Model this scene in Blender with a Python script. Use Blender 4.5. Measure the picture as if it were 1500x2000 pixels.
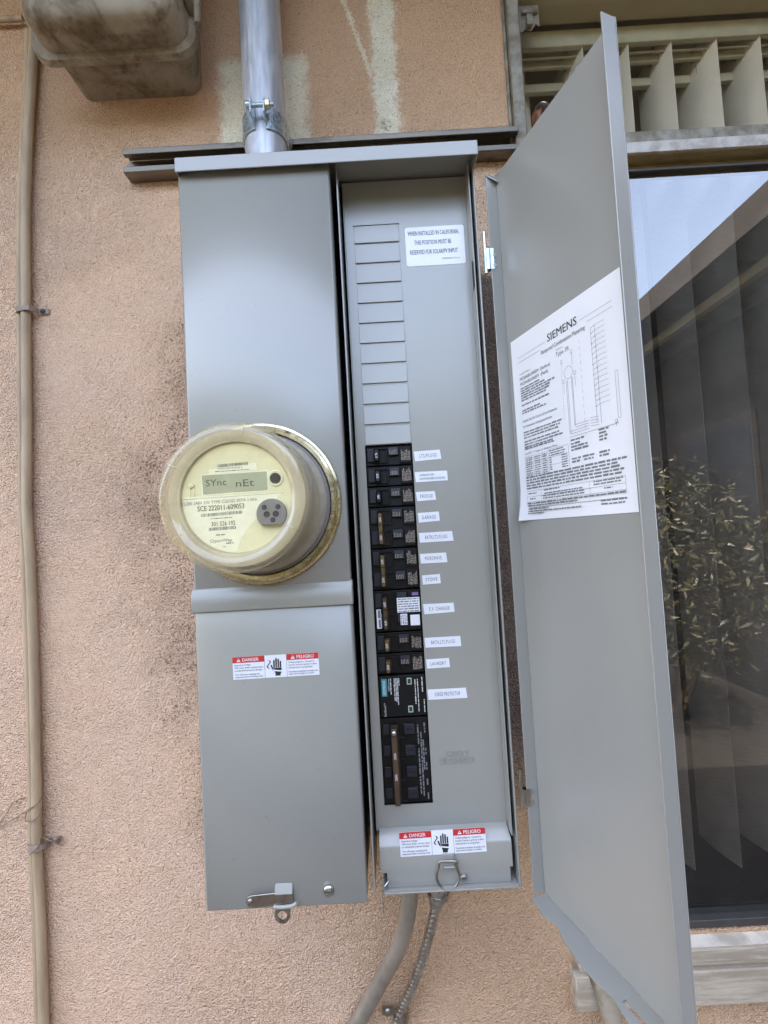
import bpy, math, random
from mathutils import Vector, Matrix
random.seed(7)
sc = bpy.context.scene
for o in list(bpy.data.objects): bpy.data.objects.remove(o)
COL = sc.collection
K = 0.0254            # everything below is written in inches
GZ = 70.0             # the ground lies 70 inches below the row origin of the breaker panel
def W(p): return Vector((p[0]*K, p[1]*K, (p[2]+GZ)*K))

# ------------------------------------------------------------------ camera
CAM = Vector((0.8499, -23.5491, -15.3022)); FPX = 957.2952
RM = Matrix(((0.9984086, -0.0042840, 0.0562303), (0.0067909, 0.9989877, -0.0444683), (-0.0559829, 0.0447794, 0.9974271)))
cd = bpy.data.cameras.new('camera'); cam = bpy.data.objects.new('camera', cd); COL.objects.link(cam)
cd.sensor_fit = 'VERTICAL'; cd.sensor_height = 36; cd.lens = FPX/2000*36; cd.clip_start = 0.02; cd.clip_end = 500
m3 = Matrix((RM.col[0], RM.col[2], -RM.col[1])).transposed()
cam.matrix_world = Matrix.Translation(W(CAM)) @ m3.to_4x4()
sc.camera = cam
sc.render.resolution_x, sc.render.resolution_y = 768, 1024

# ------------------------------------------------------------------ sky, sun, exposure
SUN_EL, SUN_AZ = math.radians(66), math.radians(-14)     # the sun stands behind the house: the wall is in open shade
wd = bpy.data.worlds.new('World'); sc.world = wd; wd.use_nodes = True
nt = wd.node_tree; nt.nodes.clear()
sky = nt.nodes.new('ShaderNodeTexSky'); sky.sky_type = 'NISHITA'; sky.sun_disc = False
sky.sun_elevation = SUN_EL; sky.sun_rotation = SUN_AZ
sky.air_density = 0.85; sky.dust_density = 5.0; sky.ozone_density = 0.3
bg = nt.nodes.new('ShaderNodeBackground'); bg.inputs[1].default_value = 0.15
wo = nt.nodes.new('ShaderNodeOutputWorld'); nt.links.new(sky.outputs[0], bg.inputs[0]); nt.links.new(bg.outputs[0], wo.inputs[0])
sl = bpy.data.lights.new('sun', 'SUN'); sl.energy = 2.0; sl.angle = math.radians(0.5); sl.color = (1, .95, .87)
so = bpy.data.objects.new('sun', sl); COL.objects.link(so); so.location = (0, 3, 8)
sdir = Vector((math.sin(SUN_AZ)*math.cos(SUN_EL), math.cos(SUN_AZ)*math.cos(SUN_EL), math.sin(SUN_EL)))
so.rotation_euler = (-sdir).to_track_quat('-Z', 'Y').to_euler()
vs = sc.view_settings; vs.view_transform = 'Standard'; vs.look = 'None'; vs.gamma = 1; vs.use_curve_mapping = False
vs.exposure = 3.95
vs.use_white_balance = True; vs.white_balance_temperature = 7350; vs.white_balance_tint = 10   # camera balanced for open shade

# ------------------------------------------------------------------ pixel helpers (a pixel gives a direction, the plane gives the distance)
def ray(x, y): return RM @ Vector(((x-750)/FPX, 1, (1000-y)/FPX))
def P(x, y, Y):
    r = ray(x, y); return CAM + r*((Y-CAM.y)/r.y)

# ------------------------------------------------------------------ materials
MATS = {}
def nodes(name):
    m = bpy.data.materials.new(name); m.use_nodes = True; MATS[name] = m
    n = m.node_tree; b = n.nodes['Principled BSDF']; return m, n, b
def N(n, t, **kw):
    x = n.nodes.new(t)
    for k, v in kw.items():
        if k in ('op',): x.operation = v
        elif hasattr(x, k): setattr(x, k, v)
    return x
def math_(n, op, a, b=None, clamp=False):
    x = n.nodes.new('ShaderNodeMath'); x.operation = op; x.use_clamp = clamp
    for i, v in enumerate((a, b)):
        if v is None: continue
        if isinstance(v, (int, float)): x.inputs[i].default_value = v
        else: n.links.new(v, x.inputs[i])
    return x.outputs[0]
def mixc(n, f, a, b, blend='MIX'):
    x = n.nodes.new('ShaderNodeMix'); x.data_type = 'RGBA'; x.blend_type = blend
    for s, v in ((x.inputs[0], f), (x.inputs[6], a), (x.inputs[7], b)):
        if isinstance(v, (int, float)): s.default_value = v
        elif isinstance(v, tuple): s.default_value = (*v[:3], 1)
        else: n.links.new(v, s)
    return x.outputs[2]
def maprange(n, v, a, b, c=0., d=1., smooth=True):
    x = n.nodes.new('ShaderNodeMapRange'); x.interpolation_type = 'SMOOTHSTEP' if smooth else 'LINEAR'; x.clamp = True
    n.links.new(v, x.inputs[0])
    for i, q in zip((1, 2, 3, 4), (a, b, c, d)): x.inputs[i].default_value = q
    return x.outputs[0]
def noise(n, scale, detail=4, rough=.55, co=None, dist=0.):
    x = n.nodes.new('ShaderNodeTexNoise'); x.inputs['Scale'].default_value = scale; x.inputs['Detail'].default_value = detail
    x.inputs['Roughness'].default_value = rough; x.inputs['Distortion'].default_value = dist
    if co is not None: n.links.new(co, x.inputs['Vector'])
    return x.outputs[0]
def pos(n): return n.nodes.new('ShaderNodeNewGeometry').outputs['Position']
def stretch(n, co, s):
    x = n.nodes.new('ShaderNodeMapping'); x.inputs['Scale'].default_value = s; n.links.new(co, x.inputs[0]); return x.outputs[0]
def bump(n, b, h, strength=.3, dist=.001):
    x = n.nodes.new('ShaderNodeBump'); x.inputs['Strength'].default_value = strength; x.inputs['Distance'].default_value = dist
    n.links.new(h, x.inputs['Height']); n.links.new(x.outputs[0], b.inputs['Normal']); return x
def mat(name, col, rough=.5, metal=0., var=.0, vscale=30, col2=None, bmp=0., bscale=300, bdist=.0006, rvar=0., spec=None, st=None, coat=0.):
    m, n, b = nodes(name)
    b.inputs['Base Color'].default_value = (*col, 1); b.inputs['Roughness'].default_value = rough; b.inputs['Metallic'].default_value = metal
    if spec is not None: b.inputs['Specular IOR Level'].default_value = spec
    if coat: b.inputs['Coat Weight'].default_value = coat
    co = pos(n)
    if st: co = stretch(n, co, st)
    if var or col2:
        f = noise(n, vscale, 6, .6, co)
        c2 = col2 or tuple(c*(1-var) for c in col)
        n.links.new(mixc(n, maprange(n, f, .35, .68), col, c2), b.inputs['Base Color'])
    if rvar:
        n.links.new(maprange(n, noise(n, vscale*1.7, 5, .6, co), .3, .7, max(.02, rough-rvar), rough+rvar), b.inputs['Roughness'])
    if bmp: bump(n, b, noise(n, bscale, 4, .6, co), bmp, bdist)
    return m

def enamel():
    m, n, b = nodes('gray_enamel'); co = pos(n)
    c = mixc(n, maprange(n, noise(n, 5, 4, .6, co), .35, .7), (.285, .278, .246), (.276, .270, .242))
    sm = math_(n, 'MULTIPLY', maprange(n, noise(n, 17, 6, .7, co, .8), .58, .80), .10)
    c = mixc(n, sm, c, (.19, .175, .14))
    sp = maprange(n, noise(n, 330, 2, .5, co), .735, .77)
    c = mixc(n, math_(n, 'MULTIPLY', sp, .5), c, (.13, .11, .09))
    n.links.new(c, b.inputs['Base Color'])
    b.inputs['Roughness'].default_value = .27
    b.inputs['Specular IOR Level'].default_value = .9
    h = math_(n, 'ADD', math_(n, 'MULTIPLY', noise(n, 420, 3, .6, co), .02), noise(n, 6.5, 2, .5, co))
    bump(n, b, h, .35, .0012); return m
PAINT = enamel()
EMBOSS = PAINT
STEEL = mat('bright_steel', (.62, .62, .6), .28, 1, .25, 60, rvar=.12)
NICKEL = mat('dull_nickel', (.42, .39, .35), .38, 1, .25, 60, rvar=.1)
ZINC = mat('blue_zinc', (.50, .59, .62), .3, .7, .2, 70, rvar=.1)
YZINC = mat('yellow_zinc', (.75, .62, .34), .3, 1, .2, 70, rvar=.1)
GALV = mat('galvanized_pipe', (.60, .61, .63), .48, .6, 0, 40, col2=(.44, .45, .49), bmp=.12, bscale=240, rvar=.14, st=(3, 3, .5))
STRUT = mat('strut_steel', (.27, .235, .19), .36, 1, .35, 14, rvar=.14, st=(.3, 2, 2))
EMT = mat('conduit_steel', (.46, .42, .36), .42, .75, .25, 20, rvar=.1)
FLEX = mat('armor_steel', (.55, .54, .52), .3, 1, .3, 60, rvar=.12)
BLACK = mat('black_plastic', (.008, .008, .0085), .42, 0, .2, 60, bmp=.05, bscale=600, rvar=.08, spec=.22)
DGRAY = mat('charcoal_plastic', (.020, .021, .026), .45, 0, .25, 60, rvar=.08, spec=.3)
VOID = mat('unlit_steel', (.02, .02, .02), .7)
BRONZE = mat('bronze_handle', (.12, .072, .025), .42, 0, .35, 50, rvar=.1)
BROWNH = mat('brown_handle', (.075, .043, .024), .4, 0, .35, 50, rvar=.1)
WHITE = mat('white_vinyl', (.74, .74, .77), .35, 0, .04, 40)
PAPER = mat('white_paper', (.74, .73, .73), .5, 0, .03, 20)
INK = mat('black_ink', (.02, .02, .022), .5)
GINK = mat('gray_ink', (.17, .17, .175), .5)
WINK = mat('white_ink', (.55, .54, .52), .5)
TINK = mat('tan_ink', (.30, .24, .19), .5)
RED = mat('danger_red', (.55, .03, .03), .35)
TEAL = mat('teal_print', (.03, .26, .30), .4)
LED = mat('green_window', (.015, .08, .03), .25)
PURPLE = mat('purple_print', (.2, .13, .33), .4)
CREAM = mat('yellowed_faceplate', (.80, .73, .46), .5, 0, .06, 30)
LABELP = mat('meter_label', (.86, .81, .60), .5)
LCD = mat('lcd_glass', (.40, .41, .28), .2)
PORTM = mat('port_plastic', (.19, .17, .175), .5)
RINGM = mat('meter_ring', (.70, .62, .40), .26, 1, .35, 40, rvar=.12)
def grimy():
    m, n, b = nodes('weathered_box'); co = pos(n)
    f = noise(n, 14, 7, .68, stretch(n, co, (1, 1, .55)), .5); g = noise(n, 75, 6, .7, co)
    c = mixc(n, maprange(n, f, .36, .68), (.34, .285, .21), (.135, .095, .05))
    c = mixc(n, math_(n, 'MULTIPLY', maprange(n, math_(n, 'ADD', g, math_(n, 'MULTIPLY', f, .5)), .76, .96), .6), c, (.075, .052, .03))
    n.links.new(c, b.inputs['Base Color']); b.inputs['Roughness'].default_value = .7; bump(n, b, g, .4, .001); return m
OLDGRAY = grimy()
TANPAINT = mat('tan_paint', (.46, .33, .205), .55, 0, .28, 20, bmp=.25, bscale=90, bdist=.001, st=(3, 3, .5))
OLDSTRAP = mat('painted_strap', (.34, .26, .20), .6, 0, .35, 60, bmp=.3, bscale=200)
WIRE = mat('thin_wire', (.24, .17, .12), .6)
GALVF = mat('weathered_window_metal', (.34, .315, .26), .55, .2, 0, 50, col2=(.20, .165, .12), bmp=.3, bscale=150, rvar=.1)
FLAKE = mat('flaking_flange', (.60, .57, .54), .6, .2, 0, 60, col2=(.42, .37, .33), bmp=.4, bscale=160)
OCHRE = mat('ochre_header', (.36, .27, .13), .75, 0, .35, 24, bmp=.5, bscale=90, bdist=.0015, st=(1, 3, 3))
DARKRAIL = mat('dark_rail', (.06, .055, .05), .5, 0, .3, 30)
CEIL = mat('cream_plaster', (.47, .40, .25), .85, 0, .1, 6, bmp=.1)
ROOM = mat('dim_room_paint', (.20, .18, .15), .9, 0, .2, 3)
VANE = mat('beige_vane', (.88, .81, .68), .6, 0, .06, 14, bmp=.08, bscale=400)
HRAIL = mat('cream_rail', (.52, .47, .32), .5, 0, .15, 30)
COPPER = mat('aged_copper', (.42, .20, .12), .42, 1, .45, 70, rvar=.12)
RUBBER = mat('gray_rubber', (.05, .05, .055), .6)
CONC = mat('brown_concrete', (.17, .145, .11), .9, 0, .2, 2, bmp=.2)
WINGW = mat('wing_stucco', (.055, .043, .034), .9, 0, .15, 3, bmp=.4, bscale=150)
WOODD = mat('brown_trim', (.11, .085, .06), .6, 0, .3, 5)
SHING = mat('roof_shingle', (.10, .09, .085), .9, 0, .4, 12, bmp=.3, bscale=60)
BARK = mat('bark', (.12, .09, .06), .9, 0, .4, 30, bmp=.4, bscale=80)
SOILM = mat('soil', (.011, .008, .006), .95, 0, .4, 8)

def sill_wood():
    m, n, b = nodes('weathered_sill_wood'); co = pos(n)
    f = noise(n, 14, 8, .65, stretch(n, co, (.5, 7, 7)), .3); g = noise(n, 45, 5, .6, stretch(n, co, (1, 3, 3)))
    c = mixc(n, maprange(n, f, .35, .62), (.54, .45, .345), (.34, .275, .205))
    c = mixc(n, math_(n, 'MULTIPLY', maprange(n, g, .5, .75), .4), c, (.56, .51, .44))
    n.links.new(c, b.inputs['Base Color']); b.inputs['Roughness'].default_value = .85
    bump(n, b, f, .5, .002); return m
SILL = sill_wood()
PEEL = mat('peeling_white_paint', (.80, .71, .59), .8, 0, 0, 26, col2=(.48, .41, .33), bmp=.7, bscale=70, bdist=.0015)

def leaf_mat(name, c1, c2):
    m, n, b = nodes(name); o = n.nodes.new('ShaderNodeNewGeometry')
    n.links.new(mixc(n, o.outputs['Random Per Island'], c1, c2), b.inputs['Base Color']); b.inputs['Roughness'].default_value = .5
    return m
LEAF = leaf_mat('leaf_green', (.007, .011, .004), (.048, .044, .015))
LEAF2 = leaf_mat('hedge_leaf', (.025, .045, .012), (.06, .08, .025))

def glass_thin(name, tint, haze, hazecol, rough=.03, ior=1.5, hvar=0.):
    m = bpy.data.materials.new(name); m.use_nodes = True; n = m.node_tree; n.nodes.clear()
    out = n.nodes.new('ShaderNodeOutputMaterial'); tr = n.nodes.new('ShaderNodeBsdfTransparent'); tr.inputs[0].default_value = (*tint, 1)
    gl = n.nodes.new('ShaderNodeBsdfGlossy'); gl.inputs['Roughness'].default_value = rough
    df = n.nodes.new('ShaderNodeBsdfDiffuse'); df.inputs[0].default_value = (*hazecol, 1)
    tl = n.nodes.new('ShaderNodeBsdfTranslucent'); tl.inputs[0].default_value = (*hazecol, 1)
    ad = n.nodes.new('ShaderNodeMixShader'); ad.inputs[0].default_value = .4; n.links.new(df.outputs[0], ad.inputs[1]); n.links.new(tl.outputs[0], ad.inputs[2])
    lw = n.nodes.new('ShaderNodeLayerWeight'); lw.inputs[0].default_value = .5; fz = math_(n, 'ADD', math_(n, 'MULTIPLY', math_(n, 'POWER', lw.outputs['Facing'], 5.), 1-ior), ior)
    a = n.nodes.new('ShaderNodeMixShader'); a.inputs[0].default_value = haze
    if hvar:
        f = noise(n, 60, 6, .65, pos(n)); n.links.new(maprange(n, f, .3, .75, haze-hvar, haze+hvar), a.inputs[0])
    n.links.new(tr.outputs[0], a.inputs[1]); n.links.new(ad.outputs[0], a.inputs[2])
    c = n.nodes.new('ShaderNodeMixShader'); n.links.new(fz, c.inputs[0]); n.links.new(a.outputs[0], c.inputs[1]); n.links.new(gl.outputs[0], c.inputs[2])
    n.links.new(c.outputs[0], out.inputs[0]); return m
METERGLASS = glass_thin('meter_face_plastic', (.98, .97, .90), .08, (.85, .77, .52), .03, .05, .03)
METERBODY = glass_thin('hazed_meter_plastic', (.95, .91, .79), .24, (.89, .81, .60), .06, .06, .05)
METERSIDE = glass_thin('hazed_meter_side', (.92, .88, .78), .58, (.84, .78, .64), .12, .05, .08)
PANE = glass_thin('window_glass', (.80, .80, .80), .022, (.5, .47, .42), .0, .19, .020)
UPANE = glass_thin('upper_window_glass', (.97, .97, .96), .02, (.5, .47, .42), .0, .045, .015)

def screen_mat():
    m = bpy.data.materials.new('insect_screen_weave'); m.use_nodes = True; n = m.node_tree; n.nodes.clear()
    out = n.nodes.new('ShaderNodeOutputMaterial'); tr = n.nodes.new('ShaderNodeBsdfTransparent'); df = n.nodes.new('ShaderNodeBsdfDiffuse')
    df.inputs[0].default_value = (.026, .025, .025, 1); co = pos(n)
    w = n.nodes.new('ShaderNodeTexWave'); w.wave_type = 'BANDS'; w.bands_direction = 'Z'; w.inputs['Scale'].default_value = 160; n.links.new(co, w.inputs[0])
    f = math_(n, 'ADD', maprange(n, w.outputs[1], .2, .8, -.07, .07), maprange(n, noise(n, 12, 4, .6, co), .3, .7, .44, .54))
    mx = n.nodes.new('ShaderNodeMixShader'); n.links.new(f, mx.inputs[0]); n.links.new(tr.outputs[0], mx.inputs[1]); n.links.new(df.outputs[0], mx.inputs[2])
    n.links.new(mx.outputs[0], out.inputs[0]); return m
SCREEN = screen_mat()

def stucco():
    m, n, b = nodes('tan_stucco'); co = pos(n)
    sep = n.nodes.new('ShaderNodeSeparateXYZ'); n.links.new(co, sep.inputs[0])
    wob = noise(n, 45, 5, .7, co); wx = math_(n, 'MULTIPLY', math_(n, 'SUBTRACT', wob, .5), .035)
    fine = noise(n, 260, 3, .6, co); wf = math_(n, 'MULTIPLY', math_(n, 'SUBTRACT', fine, .5), .02)
    X = math_(n, 'ADD', math_(n, 'ADD', sep.outputs[0], wx), wf); Z = math_(n, 'ADD', math_(n, 'ADD', sep.outputs[2], wx), wf)
    def rect(x0, x1, z0, z1, s=.25):
        f = None
        for v, a, bb in ((X, x0, x1), (Z, z0+GZ, z1+GZ)):
            lo = maprange(n, v, (a-s)*K, (a+s)*K); hi = maprange(n, v, (bb-s)*K, (bb+s)*K, 1., 0.)
            q = math_(n, 'MULTIPLY', lo, hi); f = q if f is None else math_(n, 'MULTIPLY', f, q)
        return f
    def blob(x, z, rx, rz):
        dx = math_(n, 'DIVIDE', math_(n, 'SUBTRACT', sep.outputs[0], x*K), rx*K); dz = math_(n, 'DIVIDE', math_(n, 'SUBTRACT', sep.outputs[2], (z+GZ)*K), rz*K)
        d = math_(n, 'ADD', math_(n, 'MULTIPLY', dx, dx), math_(n, 'MULTIPLY', dz, dz))
        return maprange(n, d, 0., 1., 1., 0.)
    grain = noise(n, 520, 2, .5, co, .0); lump = noise(n, 120, 3, .5, co); big = noise(n, 7, 5, .6, co); mid = noise(n, 26, 5, .65, co)
    c = mixc(n, maprange(n, big, .32, .68), (.86, .575, .395), (.80, .55, .40))
    c = mixc(n, math_(n, 'MULTIPLY', maprange(n, mid, .42, .72), .3), c, (.66, .43, .28))
    c = mixc(n, math_(n, 'MULTIPLY', rect(-60, 60, 9, 60, 2.5), .6), c, (.66, .40, .225))   # eave shade painted in: wall darker and more orange high up
    # older cream paint left bare where fittings have been taken down
    cream = rect(-8.1, -2.6, 5, 15.0, .45); cream = math_(n, 'MAXIMUM', cream, rect(1.55, 3.1, 5, 24, .3))
    lx = math_(n, 'ADD', sep.outputs[0], math_(n, 'MULTIPLY', math_(n, 'SUBTRACT', sep.outputs[2], (14.3+GZ)*K), .285))
    ln = math_(n, 'MULTIPLY', maprange(n, math_(n, 'ABSOLUTE', math_(n, 'SUBTRACT', math_(n, 'ADD', lx, wf), 1.2*K)), .06*K, .2*K, 1., 0.), rect(-3, 4, 13.4, 25, .2))
    cream = math_(n, 'MAXIMUM', cream, math_(n, 'MULTIPLY', ln, .8))
    cc = mixc(n, maprange(n, mid, .35, .7), (.95, .89, .71), (.90, .82, .62))
    c = mixc(n, cream, c, cc)
    # bare gray plaster where the former panel hung
    old = rect(-6, 8.6, -31.8, .4, .35)
    c = mixc(n, old, c, mixc(n, maprange(n, mid, .35, .65), (.115, .105, .098), (.075, .07, .068)))
    c = mixc(n, math_(n, 'MULTIPLY', rect(-1.5, 60, -80, -29, 2.5), .55), c, (.62, .39, .22))  # browner low on the right: shade of panel and door painted in
    # grime in the pits
    dirt = None
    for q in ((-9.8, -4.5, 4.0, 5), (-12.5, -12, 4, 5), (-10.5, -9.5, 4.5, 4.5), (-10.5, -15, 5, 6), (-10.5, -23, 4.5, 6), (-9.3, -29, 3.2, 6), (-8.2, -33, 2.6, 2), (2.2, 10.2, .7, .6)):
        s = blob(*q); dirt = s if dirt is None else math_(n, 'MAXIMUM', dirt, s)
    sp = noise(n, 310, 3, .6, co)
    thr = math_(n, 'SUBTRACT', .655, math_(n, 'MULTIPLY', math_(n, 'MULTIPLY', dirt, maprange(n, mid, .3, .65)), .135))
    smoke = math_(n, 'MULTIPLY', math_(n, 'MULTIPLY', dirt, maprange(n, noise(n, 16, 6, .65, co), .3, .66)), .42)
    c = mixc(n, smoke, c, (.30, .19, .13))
    pit = maprange(n, math_(n, 'SUBTRACT', sp, thr), -.012, .035)
    def cells(scale, smooth, warp):
        nz = n.nodes.new('ShaderNodeTexNoise'); nz.inputs['Scale'].default_value = 160; nz.inputs['Detail'].default_value = 3
        a_ = n.nodes.new('ShaderNodeVectorMath'); a_.operation = 'ADD'; b_ = n.nodes.new('ShaderNodeVectorMath'); b_.operation = 'SCALE'; b_.inputs[3].default_value = warp
        n.links.new(co, nz.inputs[0]); n.links.new(nz.outputs['Color'], b_.inputs[0]); n.links.new(co, a_.inputs[0]); n.links.new(b_.outputs[0], a_.inputs[1])
        v_ = n.nodes.new('ShaderNodeTexVoronoi'); v_.feature = 'SMOOTH_F1'; v_.inputs['Scale'].default_value = scale; v_.inputs['Smoothness'].default_value = smooth
        n.links.new(a_.outputs[0], v_.inputs['Vector']); return v_
    v1 = cells(420, .25, .003); v2 = cells(210, .4, .008)
    sc1 = n.nodes.new('ShaderNodeSeparateColor'); n.links.new(v1.outputs['Color'], sc1.inputs[0])
    gritty = maprange(n, noise(n, 4.5, 4, .6, co), .35, .65, .55, 1.)
    g1 = math_(n, 'MULTIPLY', math_(n, 'SUBTRACT', .55, v1.outputs['Distance']), math_(n, 'ADD', .5, sc1.outputs[0]))
    g2 = math_(n, 'SUBTRACT', .5, v2.outputs['Distance'])
    c = mixc(n, math_(n, 'MULTIPLY', sc1.outputs[1], math_(n, 'SUBTRACT', .30, math_(n, 'MULTIPLY', cream, .22))), c, (.50, .31, .19))
    c = mixc(n, math_(n, 'MULTIPLY', maprange(n, v1.outputs['Distance'], .42, .72), math_(n, 'SUBTRACT', .30, math_(n, 'MULTIPLY', cream, .12))), c, (.38, .23, .14))
    c = mixc(n, math_(n, 'MULTIPLY', pit, .75), c, (.19, .11, .07))
    n.links.new(c, b.inputs['Base Color']); b.inputs['Roughness'].default_value = .85; b.inputs['Specular IOR Level'].default_value = .25
    h = math_(n, 'MULTIPLY', math_(n, 'ADD', math_(n, 'MULTIPLY', g1, .75), math_(n, 'MULTIPLY', g2, .45)), gritty)
    h = math_(n, 'ADD', h, math_(n, 'ADD', math_(n, 'MULTIPLY', mid, .7), math_(n, 'MULTIPLY', grain, .35))); h = math_(n, 'SUBTRACT', h, math_(n, 'MULTIPLY', pit, .15))
    bump(n, b, h, 1.0, .0042)
    return m
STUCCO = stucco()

# ------------------------------------------------------------------ mesh builder
class MB:
    def __init__(s): s.v = []; s.f = []
    def add(s, vs_, fs):
        b = len(s.v); s.v += [Vector(p) for p in vs_]; s.f += [tuple(i+b for i in f) for f in fs]; return s
    def quad(s, *p): return s.add(p, [tuple(range(len(p)))])
    def box(s, x0, x1, y0, y1, z0, z1):
        return s.add([(x0,y0,z0),(x1,y0,z0),(x1,y1,z0),(x0,y1,z0),(x0,y0,z1),(x1,y0,z1),(x1,y1,z1),(x0,y1,z1)],
                     [(0,3,2,1),(4,5,6,7),(0,1,5,4),(1,2,6,5),(2,3,7,6),(3,0,4,7)])
    def hexa(s, a, b):   # two rings of four corners
        return s.add(list(a)+list(b), [(3,2,1,0),(4,5,6,7),(0,1,5,4),(1,2,6,5),(2,3,7,6),(3,0,4,7)])
    def prism(s, pts, ex):
        ex = Vector(ex); n = len(pts); a = [Vector(p) for p in pts]; b = [p+ex for p in a]
        return s.add(a+b, [tuple(range(n-1,-1,-1)), tuple(range(n,2*n))]+[(i,(i+1)%n,n+(i+1)%n,n+i) for i in range(n)])
    def tube(s, path, r, n=12, cap=True, rz=None):
        path = [Vector(p) for p in path]; L = len(path); b = len(s.v); ref = None
        for i, p in enumerate(path):
            t = (path[min(i+1,L-1)]-path[max(i-1,0)]).normalized()
            if ref is None: ref = t.orthogonal().normalized()
            ref = (ref - t*ref.dot(t)).normalized(); w = t.cross(ref); rr = r[i] if isinstance(r,(list,tuple)) else r
            for k in range(n):
                a = 2*math.pi*k/n; s.v.append(p+(ref*math.cos(a)+w*math.sin(a))*rr)
        for i in range(L-1):
            for k in range(n):
                s.f.append((b+i*n+k, b+i*n+(k+1)%n, b+(i+1)*n+(k+1)%n, b+(i+1)*n+k))
        if cap: s.f.append(tuple(b+k for k in range(n-1,-1,-1))); s.f.append(tuple(b+(L-1)*n+k for k in range(n)))
        return s
    def lathe(s, prof, c, n=64, close=False):     # profile of (radius, Y); axis runs along Y
        b = len(s.v); m = len(prof)
        for r, y in prof:
            for k in range(n):
                a = 2*math.pi*k/n; s.v.append(Vector((c[0]+r*math.cos(a), y, c[1]+r*math.sin(a))))
        for i in range(m if close else m-1):
            j = (i+1) % m
            for k in range(n): s.f.append((b+i*n+k, b+i*n+(k+1)%n, b+j*n+(k+1)%n, b+j*n+k))
        if not close:
            if prof[0][0] > 1e-6: pass
        return s
    def disc(s, c, r, y, n=48, a0=0, a1=2*math.pi):
        return s.quad(*[(c[0]+r*math.cos(a0+(a1-a0)*k/n), y, c[1]+r*math.sin(a0+(a1-a0)*k/n)) for k in range(n if abs(a1-a0-2*math.pi)<1e-6 else n+1)])
    def plate(s, xs, zs, holes, y0, y1):          # slab in the wall's plane with rectangular cells left open
        nx, nz = len(xs)-1, len(zs)-1; solid = {(i,j) for i in range(nx) for j in range(nz)} - set(holes)
        for i, j in solid:
            a,b_,c,d = xs[i],xs[i+1],zs[j],zs[j+1]
            s.quad((a,y0,c),(b_,y0,c),(b_,y0,d),(a,y0,d)); s.quad((a,y1,c),(a,y1,d),(b_,y1,d),(b_,y1,c))
            if (i-1,j) not in solid: s.quad((a,y0,c),(a,y0,d),(a,y1,d),(a,y1,c))
            if (i+1,j) not in solid: s.quad((b_,y0,c),(b_,y1,c),(b_,y1,d),(b_,y0,d))
            if (i,j-1) not in solid: s.quad((a,y0,c),(a,y1,c),(b_,y1,c),(b_,y0,c))
            if (i,j+1) not in solid: s.quad((a,y0,d),(b_,y0,d),(b_,y1,d),(a,y1,d))
        return s
WO = {}
def obj(name, mb, m, parent=None, smooth=None, bev=0., origin=None, segs=2):
    if origin is None:
        if parent is not None: origin = WO[parent.name]
        else:
            xs = [p.x for p in mb.v]; ys = [p.y for p in mb.v]; zs = [p.z for p in mb.v]
            origin = Vector(((min(xs)+max(xs))/2, (min(ys)+max(ys))/2, min(zs)))
    origin = Vector(origin)
    me = bpy.data.meshes.new(name); me.from_pydata([(p-origin)*K for p in mb.v], [], mb.f); me.materials.append(m); me.update()
    import bmesh
    bm = bmesh.new(); bm.from_mesh(me); bmesh.ops.remove_doubles(bm, verts=bm.verts, dist=1e-6)
    if bev or smooth is not None: bmesh.ops.recalc_face_normals(bm, faces=bm.faces)
    bm.to_mesh(me); bm.free()
    o = bpy.data.objects.new(name, me); COL.objects.link(o)
    return place(o, parent, origin, smooth, bev, segs)
def place(o, parent, origin, smooth=None, bev=0., segs=2):
    if parent is not None: o.parent = parent; o.location = (Vector(origin)-WO[parent.name])*K
    else: o.location = W(origin)
    WO[o.name] = Vector(origin)
    if smooth is not None:
        for p in o.data.polygons: p.use_smooth = True
        o.data.set_sharp_from_angle(angle=math.radians(smooth))
    if bev:
        md = o.modifiers.new('bevel', 'BEVEL'); md.width = bev*K; md.segments = segs; md.limit_method = 'ANGLE'; md.angle_limit = math.radians(35); md.harden_normals = False
        for p in o.data.polygons: p.use_smooth = True
        if smooth is None: o.data.set_sharp_from_angle(angle=math.radians(60))
    return o
def thing(name, label, cat, origin, group=None):
    o = bpy.data.objects.new(name, None); COL.objects.link(o); o.location = W(origin); WO[o.name] = Vector(origin); o.empty_display_size = .05
    return tag(o, label, cat, group)
def tag(o, label, cat, group=None):
    o['label'] = label; o['category'] = cat
    if group: o['group'] = group
    return o
def struct(o): o['kind'] = 'structure'; return o
def dupe(src, parent, origin):
    o = src.copy(); COL.objects.link(o); o.parent = parent; o.location = (Vector(origin)-WO[parent.name])*K; WO[o.name] = Vector(origin); return o

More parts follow.
